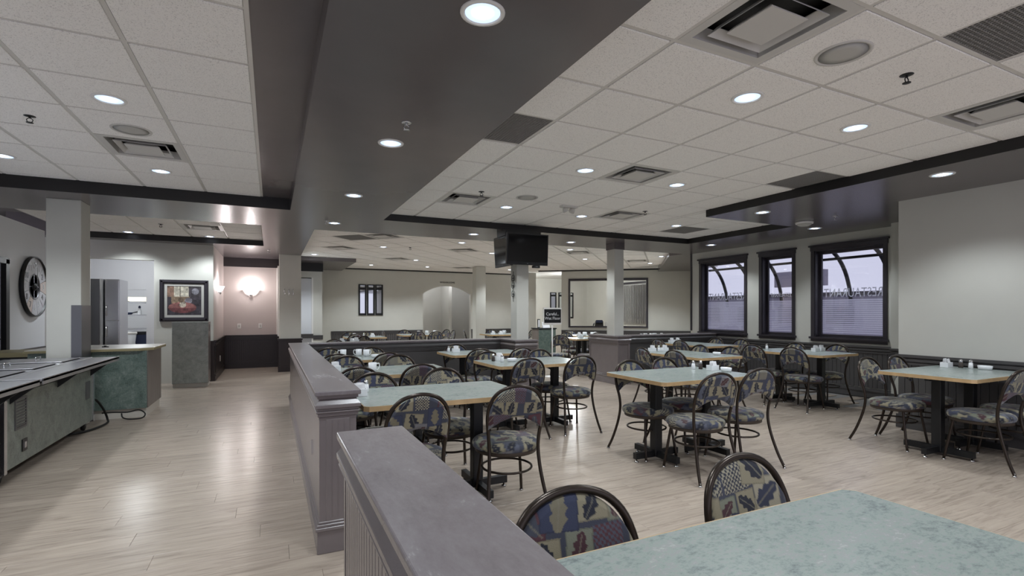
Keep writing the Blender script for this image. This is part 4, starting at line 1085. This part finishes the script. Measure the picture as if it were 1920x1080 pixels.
# ------------------------------------------------------------------ wall clock
t = thing('wall_clock', 'big round wall clock with open centre on the left wall', 'clock', (-3.32, 10.17, 1.76), PI/2)
RX = Matrix.Rotation(PI/2, 4, 'X')
MB().lathe([(.445, 0), (.462, 0), (.462, .05), (.445, .05), (.445, 0)], n=64).xf(RX).build('rim', M['blackmetal'], t)
for k in range(12):
    a0, a1 = PI/2 - (k+.5)*PI/6 + .012, PI/2 - (k-.5)*PI/6 - .012; n = 5; vs = []
    for z in (.012, .022):
        for r in (.19, .446):
            for i in range(n+1):
                a = a0+(a1-a0)*i/n; vs.append((r*math.cos(a), r*math.sin(a), z))
    m1 = n+1; fs = []
    for i in range(n):
        fs += [(i, m1+i, m1+i+1, i+1), (2*m1+i, 2*m1+i+1, 3*m1+i+1, 3*m1+i), (i+1, 2*m1+i+1, 2*m1+i, i), (m1+i, 3*m1+i, 3*m1+i+1, m1+i+1)]
    fs += [(0, 2*m1, 3*m1, m1), (n, m1+n, 3*m1+n, 2*m1+n)]
    w = MB().add(vs, fs).xf(RX).build('face_segment', M['peach'] if k in (3, 7) else M['clockface'], t)
    num = text_mb(str(k if k else 12), .13, .002); a = PI/2 - k*PI/6
    num.xf(Matrix.Translation((.32*math.cos(a), .32*math.sin(a), .024))).xf(RX).build('numeral', M['porcelain'] if k in (3, 5, 6, 9) else M['steeldk'], w)
MB().lathe([(.185, .008), (.2, .008), (.2, .026), (.185, .026), (.185, .008)], n=40).xf(RX).build('inner_ring', M['steeldk'], t)
MB().lathe([(.001, .0), (.06, .0), (.06, .03), (.03, .045), (.001, .046)], n=24).xf(RX).build('hub', M['blackmetal'], t)
mb = MB()
for k in range(4):
    a = k*PI/2; mb.bar((.05*math.cos(a), .05*math.sin(a), .01), (.19*math.cos(a), .19*math.sin(a), .01), .014)
mb.xf(RX).build('spokes', M['steel'], t)
MB().bar((0, -.06, .052), (.02, .30, .052), .016, .004).xf(RX).build('minute_hand', M['blackmetal'], t)
MB().bar((.0, .05, .056), (-.03, -.17, .056), .02, .004).xf(RX).build('hour_hand', M['blackmetal'], t)

# ------------------------------------------------------------------ picture
t = thing('framed_picture', 'dark framed painting of a laid table above the green lectern', 'picture', (-1.52, 11.515, 1.59))
w, h = .40, .40
for s in (-1, 1):
    MB().box(s*w, s*(w-.075), -.03, 0, -h, h).box(s*(w-.02), s*(w-.055), -.045, -.03, -h+.02, h-.02).build('frame_side', M['frame'], t, .004)
    MB().box(-w+.075, w-.075, -.03, 0, s*h, s*(h-.075)).box(-w+.02, w-.02, -.045, -.03, s*(h-.02), s*(h-.055)).build('frame_side', M['frame'], t, .004)
mb = MB()
for s in (-1, 1): mb.box(s*(w-.075), s*(w-.12), -.02, -.005, -h+.075, h-.075); mb.box(-w+.12, w-.12, -.02, -.005, s*(h-.075), s*(h-.12))
mb.build('mat_board', M['speaker'], t)
nx, nz = 90, 90; vs = []; cols = []; rs = np.random.RandomState(5); sm = rs.rand(14, 14, 3)
aw_, ah_ = w-.12, h-.12
for j in range(nz):
    for i in range(nx):
        x, z = i/(nx-1), j/(nz-1); vs.append((-aw_+2*aw_*x, -.012, -ah_+2*ah_*z))
        c = np.array([62, 58, 66.])
        if z > .62: c = np.array([150, 118, 100.]) if x < .2 else (np.array([222, 216, 196.]) if x < .62 else np.array([70, 66, 72.]))
        if .36 < x < .39 and z > .62: c = np.array([90, 80, 74.])
        if (x-.82)**2/.012 + (z-.82)**2/.012 < 1: c = np.array([150, 150, 160.])
        if .40 < z < .64 and .12 < x < .66: c = np.array([150, 128, 104.])
        if (x-.62)**2/.012 + (z-.5)**2/.010 < 1: c = np.array([150, 146, 156.])
        if (x-.44)**2/.17 + (z-.26)**2/.035 < 1: c = np.array([168, 108, 104.]) if z > .24 else np.array([118, 66, 68.])
        if (x-.45)**2/.010 + (z-.36)**2/.010 < 1: c = np.array([214, 202, 182.])
        if (x-.40)**2/.006 + (z-.52)**2/.008 < 1: c = np.array([110, 92, 76.])
        c = (c*.85 + np.array([96, 84, 80.])*.15)*(.62+.6*sm[int(z*13), int(x*13)].mean()+rs.uniform(-.16, .16)); cols.append(lin(np.clip(c, 0, 255)))
me = bpy.data.meshes.new('canvas'); me.from_pydata(vs, [], [(j*nx+i, j*nx+i+1, (j+1)*nx+i+1, (j+1)*nx+i) for j in range(nz-1) for i in range(nx-1)]); me.materials.append(M['painting']); paint(me, np.array(cols)); link('canvas', me, t)

# ------------------------------------------------------------------ mirrors
def mirror(x, y, z0, z1, w, label, group):
    t = thing('wall_mirror', label, 'mirror', (x, y, (z0+z1)/2), 0, group); h = (z1-z0)/2; f = .05
    for s in (-1, 1): MB().box(s*w/2, s*(w/2-f), -.03, 0, -h, h).build('frame_stile', M['blackmetal'], t)
    MB().box(-w/2+f, w/2-f, -.03, 0, -h, -h+.07).build('frame_rail', M['blackmetal'], t); MB().box(-w/2+f, w/2-f, -.03, 0, h-.18, h-.10).box(-w/2+f, w/2-f, -.03, 0, h-.03, h).build('frame_rail', M['blackmetal'], t)
    MB().box(-w/2+f, w/2-f, -.012, -.004, -h+.07, h-.18).box(-w/2+f, w/2-f, -.012, -.004, h-.10, h-.03).build('mirror_glass', M['mirror'], t)
for x, l in ((2.665, 'left'), (2.93, 'middle'), (3.195, 'right')): mirror(x, YB-.001, 1.26, 2.27, .25, 'tall narrow black mirror on the back wall, %s of three' % l, 'black mirrors on the back wall')
for x, l in ((11.4, 'left'), (11.83, 'middle'), (12.3, 'right')): mirror(x, 19.499, 1.08, 2.25, .32, 'tall narrow black mirror in the lounge behind the sign, %s of three' % l, 'black mirrors in the lounge')

# ------------------------------------------------------------------ steel buffet
def buffet(y0, y1, label):
    t = thing('steam_table', label, 'buffet', (-1.9, (y0+y1)/2, 0)); L = (y1-y0)/2
    MB().box(-.70, 0, -L+.02, L-.02, .11, .72).build('body', M['steeldk'], t)
    p = MB().box(0, .014, -L+.05, L-.05, .11, .70).build('front_panel', M['greygreen'], t, .003, 1)
    MB().box(.014, .02, L-.5, L-.34, .02, .02).build
    MB().box(-.72, .02, -L, -L+.05, .09, .74).build('end_post', M['steel'], t); MB().box(-.72, .02, L-.05, L, .09, .74).build('end_post', M['steel'], t)
    # slatted vent and socket on the panel
    mb = MB(); yv = -L+.30
    mb.box(.014, .020, yv-.11, yv-.09, .40, .66).box(.014, .020, yv+.09, yv+.11, .40, .66).box(.014, .020, yv-.09, yv+.09, .40, .42).box(.014, .020, yv-.09, yv+.09, .64, .66)
    for i in range(9): mb.box(.014, .019, yv-.09, yv+.09, .425+i*.024, .437+i*.024)
    mb.build('vent_cover', M['steeldk'], t)
    s_ = MB().box(.014, .022, yv+.02, yv+.11, .20, .30).build('socket_plate', M['plastic'], t); MB().box(.022, .026, yv+.045, yv+.085, .225, .275).build('socket', M['steel'], s_)
    MB().box(.014, .02, L-.30, L-.16, .38, .58).build('control_plate', M['steeldk'], t)
    # top with wells
    mb = MB(); mb.box(-.78, -.70, -L, L, .80, .84).box(-.06, 0, -L, L, .80, .84)
    n = 3; ww_ = (2*L-.1)/n
    for i in range(n+1):
        yy = -L+.05+i*ww_; mb.box(-.70, -.06, max(-L, yy-.05), min(L, yy+.05), .80, .84)
    mb.build('counter_top', M['satin'], t, .003, 1)
    for i in range(n):
        yy = -L+.05+(i+.5)*ww_; hw = ww_/2-.055
        q = MB().box(-.70, -.06, yy-hw, yy+hw, .64, .66).box(-.70, -.69, yy-hw, yy+hw, .66, .836).box(-.07, -.06, yy-hw, yy+hw, .66, .836).box(-.69, -.07, yy-hw, yy-hw+.008, .66, .836).box(-.69, -.07, yy+hw-.008, yy+hw, .66, .836).build('steam_well', M['steeldk'], t)
        k = MB().box(-.68, -.08, yy-hw+.015, yy+hw-.015, .842, .850).build('well_lid', M['satin'], t, .003, 1)
        MB().tube([(-.36, yy-.06, .85), (-.36, yy-.06, .885), (-.36, yy+.06, .885), (-.36, yy+.06, .85)], .006).build('lid_handle', M['chrome'], k)
    # tray slide carried on brackets
    MB().box(0, .255, -L, L, .815, .835).box(.245, .255, -L, L, .79, .842).build('tray_slide', M['satin'], t, .002, 1)
    mb_y = (-L+.12, 0, L-.12)
    for yy in mb_y:
        mb = MB(); vs = [(.0, yy-.012, .81), (.23, yy-.012, .81), (0, yy-.012, .62), (0, yy+.012, .81), (.23, yy+.012, .81), (0, yy+.012, .62)]
        mb.add(vs, [(0, 2, 1), (3, 4, 5), (0, 1, 4, 3), (1, 2, 5, 4), (2, 0, 3, 5)]).build('slide_bracket', M['blackmetal'], t)
    for cx in (-.62, -.06):
        for cy in (-L+.1, L-.1):
            c = MB().lathe([(.001, -.014), (.05, -.014), (.055, 0), (.05, .014), (.001, .014)], n=18).xf(Matrix.Translation((cx, cy, .055)) @ Matrix.Rotation(PI/2, 4, 'Y')).build('caster', M['rubber'], t)
            MB().box(cx-.03, cx+.03, cy-.03, cy+.03, .10, .115).box(cx+.018, cx+.022, cy-.02, cy+.02, .05, .10).build('caster_fork', M['steeldk'], c)
    return t
buffet(5.24, 7.46, 'stainless steam table with grey green front, farther of two in the row')
buffet(2.95, 5.17, 'stainless steam table with grey green front, nearer of two, cut by the left edge')
def cable(name, pts, r, label, cat='cable'):
    o = MB().tube(spline(pts, 6), r, 8).build(name, M['rubber']); tag(o, label, cat); return o
cable('drain_hose', [(-1.93, 7.49, .34), (-1.90, 7.62, .30), (-1.86, 7.74, .16), (-1.84, 7.80, .04), (-1.80, 7.62, .022), (-1.84, 7.36, .02), (-1.93, 7.15, .02), (-2.08, 7.0, .03)], .012, 'thick black hose looping out from the end of the steam table', 'hose')
cable('power_cord', [(-1.92, 7.90, .10), (-1.80, 7.90, .10), (-1.66, 7.90, .09), (-1.54, 7.9, .11), (-1.47, 7.88, .06), (-1.50, 7.86, .012), (-1.62, 7.84, .01), (-1.70, 7.87, .03), (-1.72, 7.9, .08)], .008, 'thin black cord lying along the foot of the green counter', 'cord')

# ------------------------------------------------------------------ green counter
t = thing('service_counter', 'dark green counter with pale worktop at the end of the buffet', 'counter', (-2.05, 8.42, 0))
MB().box(-.60, .58, -.45, -.43, .12, .865).build('front_panel', M['green'], t); MB().box(.575, .59, -.43, .44, .12, .865).build('side_panel', M['woodgrey'], t)
MB().box(-.6, .575, -.43, .44, .12, .86).build('carcass', M['woodgrey'], t); MB().box(-.58, .57, -.42, .43, 0, .12).build('toe_kick', M['worktop'], t)
MB().prism([(-.62, -.49), (.50, -.49), (.64, -.36), (.64, .47), (-.62, .47)], .87, .905).build('worktop', M['worktop'], t, .004, 1)
MB().prism([(-.625, -.494), (.502, -.494), (.644, -.362), (.644, .474), (-.625, .474)], .868, .897).build('worktop_edge', M['olive'], t)
for i, (x, y) in enumerate([(-2.36, 8.25), (-2.24, 8.22), (-1.98, 8.3)]):
    q = thing('small_clip', 'small black clip lying on the pale worktop, %s of three' % ['left', 'middle', 'right'][i], 'clip', (x, y, .905)); MB().box(-.035, .035, -.015, .015, 0, .012).build('body', M['plastic'], q, .003); MB().box(-.01, .01, -.02, .02, .012, .02).build('lever', M['plastic'], q)
t = thing('back_counter', 'olive-edged counter end behind the column on the left', 'counter', (-2.95, 8.7, 0))
MB().box(-.30, .26, -.35, .35, .80, .86).build('worktop', M['olive'], t, .004, 1); MB().box(-.26, .26, -.30, .33, 0, .80).build('carcass', M['blackmetal'], t)

# ------------------------------------------------------------------ lectern
t = thing('lectern', 'tall grey green lectern under the framed picture', 'lectern', (-1.33, 10.92, 0))
MB().box(-.28, .28, -.17, -.155, .07, 1.19).build('front_panel', M['greylam'], t, .003, 1)
MB().box(.268, .282, -.155, .19, .07, 1.19).build('side_panel', M['trim'], t); MB().box(-.282, -.268, -.155, .19, .07, 1.15).build('side_panel', M['white'], t)
MB().box(-.268, .268, .17, .185, .07, 1.12).box(-.268, .268, -.155, .17, .55, .57).build('shelf', M['woodgrey'], t)
MB().box(-.27, .27, -.15, .18, 0, .07).build('plinth', M['worktop'], t); MB().box(.282, .286, -.02, .02, 1.02, 1.14).build('hand_slot', M['plastic'], t)
# ------------------------------------------------------------------ sconces, plates, ornaments
def sconce(loc, rz, label):
    t = thing('wall_sconce', label, 'light', loc, rz, 'wall sconces in the alcove')
    n = 16; vs = []; fs = []
    for j in range(7):
        q = j/6
        for i in range(n+1):
            a = PI*i/n; r = .05+.11*q; vs.append((r*math.cos(a), -r*.75*math.sin(a), -.06+.12*q*q))
    for j in range(6):
        for i in range(n): k = j*(n+1)+i; fs.append((k, k+1, k+n+2, k+n+1))
    MB().add(vs, fs, True).build('bowl_shade', M['shade'], t); MB().lathe([(.03, -.01), (.02, -.04), (.006, -.06), (.001, -.07)], (0, -.04, -.05), 12).build('finial', M['chrome'], t)
    MB().box(-.03, .03, -.03, 0, -.08, .02).build('back_plate', M['chrome'], t)
    d = Vector((0, -.14, .10)); d.rotate(Matrix.Rotation(rz, 3, 'Z')); lamp('sconce_lamp', loc[0]+d.x, loc[1]+d.y, loc[2]+d.z, 12, (1, .93, .93), .05)
sconce((-.45, 13.85, 1.86), 0, 'glowing half bowl sconce on the back of the pink alcove'); sconce((-1.03, 12.4, 1.86), PI/2, 'glowing half bowl sconce on the left side of the pink alcove')
for x, l in ((-.71, 'left'), (-.25, 'right')):
    t = thing('outlet_plate', 'small white plate on the alcove wall, %s of two' % l, 'outlet', (x, 13.868, 1.03)); MB().box(-.04, .04, -.008, 0, -.06, .06).build('plate', M['white'], t, .002, 1)
    MB().box(-.015, .015, -.012, -.008, -.03, .03).build('rocker', M['speaker'], t)
t = thing('outlet_plate', 'small white plate low on the dark alcove wainscot', 'outlet', (-1.012, 12.6, .36)); MB().box(0, .008, -.035, .035, -.06, .06).build('plate', M['white'], t, .002, 1); MB().box(.008, .012, -.014, .014, -.03, .03).build('socket', M['speaker'], t)
t = thing('wall_ornament', 'small silver three-bar ornament on the wide column', 'ornament', (.35, 12.61, 1.82))
for i in range(3):
    MB().tube(spline([(-.09+i*.09, -.006, -.07), (-.07+i*.09, -.012, -.02), (-.09+i*.09, -.012, .03), (-.075+i*.09, -.006, .08)], 4), .007, 6).build('scroll', M['chrome'], t)
t = thing('wall_ornament', 'black scroll ornament on the television column', 'ornament', (3.605, 7.46, 1.80))
for s in (-1, 1):
    for zz in (-.14, 0, .12): MB().tube([(-.006, s*(.02+.045*k/14*math.cos(k*.55)), zz+.06*k/14*math.sin(k*.55)) for k in range(15)], .004, 6).build('scroll', M['blackmetal'], t)
MB().tube([(-.004, 0, -.26), (-.004, .01, 0), (-.004, 0, .24)], .004, 6).build('stem', M['blackmetal'], t)

# ------------------------------------------------------------------ floor sign, hostess stand, telephone
t = thing('floor_sign', 'black sign on a white pole warning of a wet floor, standing in the passage', 'sign', (5.36, 9.2, 0))
MB().lathe([(.17, 0), (.17, .012), (.03, .03), (.001, .03)], n=28).build('base', M['white'], t); MB().tube([(0, 0, .02), (0, 0, 1.1)], .014, 10).build('pole', M['white'], t)
MB().box(-.205, .205, -.012, .004, 1.14, 1.43).build('panel', M['plastic'], t)
MB().box(-.215, .215, -.018, .01, 1.43, 1.46).box(-.215, .215, -.018, .01, 1.10, 1.14).box(-.215, -.205, -.018, .01, 1.14, 1.43).box(.205, .215, -.018, .01, 1.14, 1.43).build('frame', M['white'], t)
for s, z in (('Careful...', 1.325), ('Wet Floor', 1.235)):
    q = text_mb(s, .088, .001); q.xf(Matrix.Translation((0, -.014, z)) @ RX); q.build('lettering', M['porcelain'], t)
t = thing('hostess_stand', 'green laminate stand behind the wet floor sign', 'stand', (6.22, 11.1, 0))
MB().box(-.24, .24, -.18, -.165, .08, .94).build('front_panel', M['green'], t); MB().box(-.235, .235, -.165, .18, .08, .94).build('carcass', M['woodgrey'], t); MB().box(-.22, .22, -.15, .17, 0, .08).build('plinth', M['plastic'], t); MB().box(-.26, .26, -.2, .2, .94, .97).build('top', M['blackmetal'], t, .003, 1)
t = thing('photo_frame', 'small dark picture frame leaning on the green stand', 'frame', (6.05, 11.05, .97), .3)
MB().box(-.045, .045, 0, .012, 0, .22).build('frame', M['plastic'], t); MB().box(-.03, .03, -.004, 0, .02, .2).build('print', M['paper'], t)
t = thing('card_stack', 'white cards standing on the green stand beside the frame', 'card', (6.25, 11.05, .97)); MB().obox((0, 0, .075), .2, .01, .16, Matrix.Rotation(-.4, 3, 'X')).build('front_card', M['paper'], t); MB().obox((.02, .05, .05), .2, .01, .11, Matrix.Rotation(-.5, 3, 'X')).build('rear_card', M['paper'], t)
ph = TA @ Vector((2.05, .06, OZ0))
t = thing('desk_telephone', 'black desk telephone on the sill of the black-framed opening', 'telephone', ph, ang)
MB().add([(-.14, -.11, 0), (.14, -.11, 0), (.14, .11, 0), (-.14, .11, 0), (-.14, -.1, .03), (.14, -.1, .03), (.13, .09, .17), (-.13, .09, .17)], [(0, 3, 2, 1), (4, 5, 6, 7), (0, 1, 5, 4), (1, 2, 6, 5), (2, 3, 7, 6), (3, 0, 4, 7)]).build('body', M['plastic'], t, .004)
MB().obox((0, .02, .15), .22, .05, .09, Matrix.Rotation(-.3, 3, 'X')).build('display', M['blue'], t, .004); MB().tube(spline([(-.19, -.08, .02), (-.18, -.03, .06), (-.17, .05, .09), (-.18, .1, .07)], 4), .02, 8).build('handset', M['plastic'], t)
t = thing('paper_pile', 'white papers behind the desk telephone', 'paper', TA @ Vector((2.34, .07, OZ0)), ang); MB().box(-.1, .1, -.05, .05, 0, .14).build('sheets', M['paper'], t); MB().box(-.09, .09, -.06, -.05, .02, .12).build('cover_sheet', M['white'], t)

# ------------------------------------------------------------------ kitchen beyond the pass
t = thing('refrigerator', 'tall stainless refrigerator in the kitchen pass', 'refrigerator', (-2.74, 12.3, 0))
MB().box(-.13, .09, -.28, .35, .05, 2.0).build('cabinet', M['steel'], t)
MB().box(-.125, .085, -.315, -.285, 1.21, 1.98).build('door', M['steel'], t, .006); MB().box(-.125, .085, -.315, -.285, .08, 1.19).build('door', M['steel'], t, .006)
for z in (1.3, .9): MB().tube([(-.1, -.315, z), (-.1, -.35, z), (-.1, -.35, z+.2), (-.1, -.315, z+.2)], .008).build('door_handle', M['chrome'], t)
t = thing('steel_cabinet', 'dull grey steel cabinet left of the refrigerator', 'cabinet', (-3.05, 12.25, 0))
MB().box(-.2, .16, -.25, .35, .05, 2.0).build('carcass', M['steeldk'], t); MB().box(-.19, .10, -.275, -.25, .1, 1.85).build('door', M['steeldk'], t, .004); MB().box(.11, .16, -.29, -.25, .05, 2.0).build('edge_post', M['steel'], t)
t = thing('kitchen_shelf', 'steel shelves in the room behind the kitchen doorway', 'shelf', (-3.4, 16.6, 0))
for i, z in enumerate((.92, 1.28, 1.62)): MB().box(-.7, .7, -.2, .2, z-.02, z+.02).build('shelf', M['steel'], t)
for sx in (-.68, .68): MB().box(sx-.02, sx+.02, -.02, .02, 0, 1.9).build('post', M['steel'], t)
MB().box(-.7, .7, .2, .22, 1.66, 1.78).build('back_strip', M['yellow'], t)
t = thing('frying_pan', 'dark pan on the kitchen shelf', 'pan', (-3.5, 16.55, 1.30)); MB().lathe([(.001, 0), (.12, 0), (.15, .06), (.145, .06), (.115, .01), (.001, .008)], n=20).build('pan', M['blue'], t); MB().tube([(.14, 0, .05), (.3, 0, .09)], .012).build('handle', M['plastic'], t)
t = thing('spray_bottle', 'blue and white bottle on the kitchen shelf', 'bottle', (-3.2, 16.5, 1.30)); MB().lathe([(.04, 0), (.045, .01), (.045, .11), (.018, .15), (.018, .17), (.001, .17)], n=16).build('body', M['porcelain'], t); MB().lathe([(.024, .17), (.03, .2), (.02, .23), (.001, .24)], n=12).build('cap', M['blue'], t)
t = thing('wall_scale', 'small hanging scale above the kitchen shelf pan', 'scale', (-3.55, 16.5, 1.64)); MB().box(-.12, .12, -.05, .05, 0, .02).build('pan', M['steeldk'], t); MB().lathe([(.02, .02), (.03, .06), (.012, .1), (.001, .11)], n=12).build('knob', M['plastic'], t)
for x, y, h, l in ((-3.5, 15.9, .95, 'taller'), (-3.25, 15.8, .86, 'shorter')):
    t = thing('white_bin', '%s white bin standing before the kitchen shelves' % l, 'bin', (x, y, 0)); MB().lathe([(.09, 0), (.10, h*.7), (.12, h-.06), (.001, h-.06)], n=20).build('body', M['porcelain'], t); MB().lathe([(.13, h-.06), (.14, h-.04), (.13, h), (.001, h)], n=20).build('lid', M['white'], t)
t = thing('blue_crate', 'dark blue crate under the kitchen shelves', 'crate', (-3.05, 16.1, 0)); MB().box(-.25, .25, -.2, .2, 0, .84).build('body', M['blue'], t, .01); MB().box(-.26, .26, -.21, .21, .78, .86).build('rim', M['plastic'], t, .01)

# ------------------------------------------------------------------ outside the windows
t = thing('window_awning', 'curved awning with dark ribs outside the windows', 'awning', (8.85, 6.5, 0))
prof = [(.0, 2.62), (.35, 2.58), (.7, 2.42), (.95, 2.15), (1.1, 1.8), (1.14, 1.5)]
for i in range(7): MB().tube(spline([(x, -2.1+i*.72, z) for x, z in prof], 4), .035, 8).build('rib', M['blackmetal'], t)
MB().tube([(.62, -2.3, 2.36), (.62, 2.3, 2.36)], .025, 6).build('rail', M['blackmetal'], t)
mb = MB(); P_ = [(x, z) for x, z in prof[:3]]
for k in range(2):
    (xa, za), (xb, zb) = P_[k], P_[k+1]
    mb.add([(xa, -2.3, za+.05), (xb, -2.3, zb+.05), (xb, 2.3, zb+.05), (xa, 2.3, za+.05), (xa, -2.3, za+.06), (xb, -2.3, zb+.06), (xb, 2.3, zb+.06), (xa, 2.3, za+.06)], [(0, 3, 2, 1), (4, 5, 6, 7), (0, 1, 5, 4), (2, 3, 7, 6), (1, 2, 6, 5), (3, 0, 4, 7)])
mb.build('canvas', M['fabric_awning'], t)
t = thing('far_building', 'long low building across the street outside the windows', 'building', (42, 22, -.4))
MB().box(-4, 4, -26, 26, 0, 3.0).build('walls', M['outwall'], t); MB().box(-4.3, 4.3, -26.3, 26.3, 3.0, 3.25).build('roof', M['frame'], t)
for i in range(12): MB().box(-4.05, -4, -24+i*4, -22+i*4, .9, 2.2).build('window', M['frame'], t)
t = thing('street_sign', 'grey post with a box sign outside the narrow window', 'sign post', (15.5, 10.6, -.4)); MB().box(-.12, .12, -.12, .12, 0, 2.6).build('post', M['outwall'], t); MB().box(-.1, .1, -.8, .9, 2.6, 3.1).build('sign_box', M['outwall'], t)
struct('trim_17', MB().box(8.60, 8.80, 8.50, 8.54, .95, ZB), M['frame'])
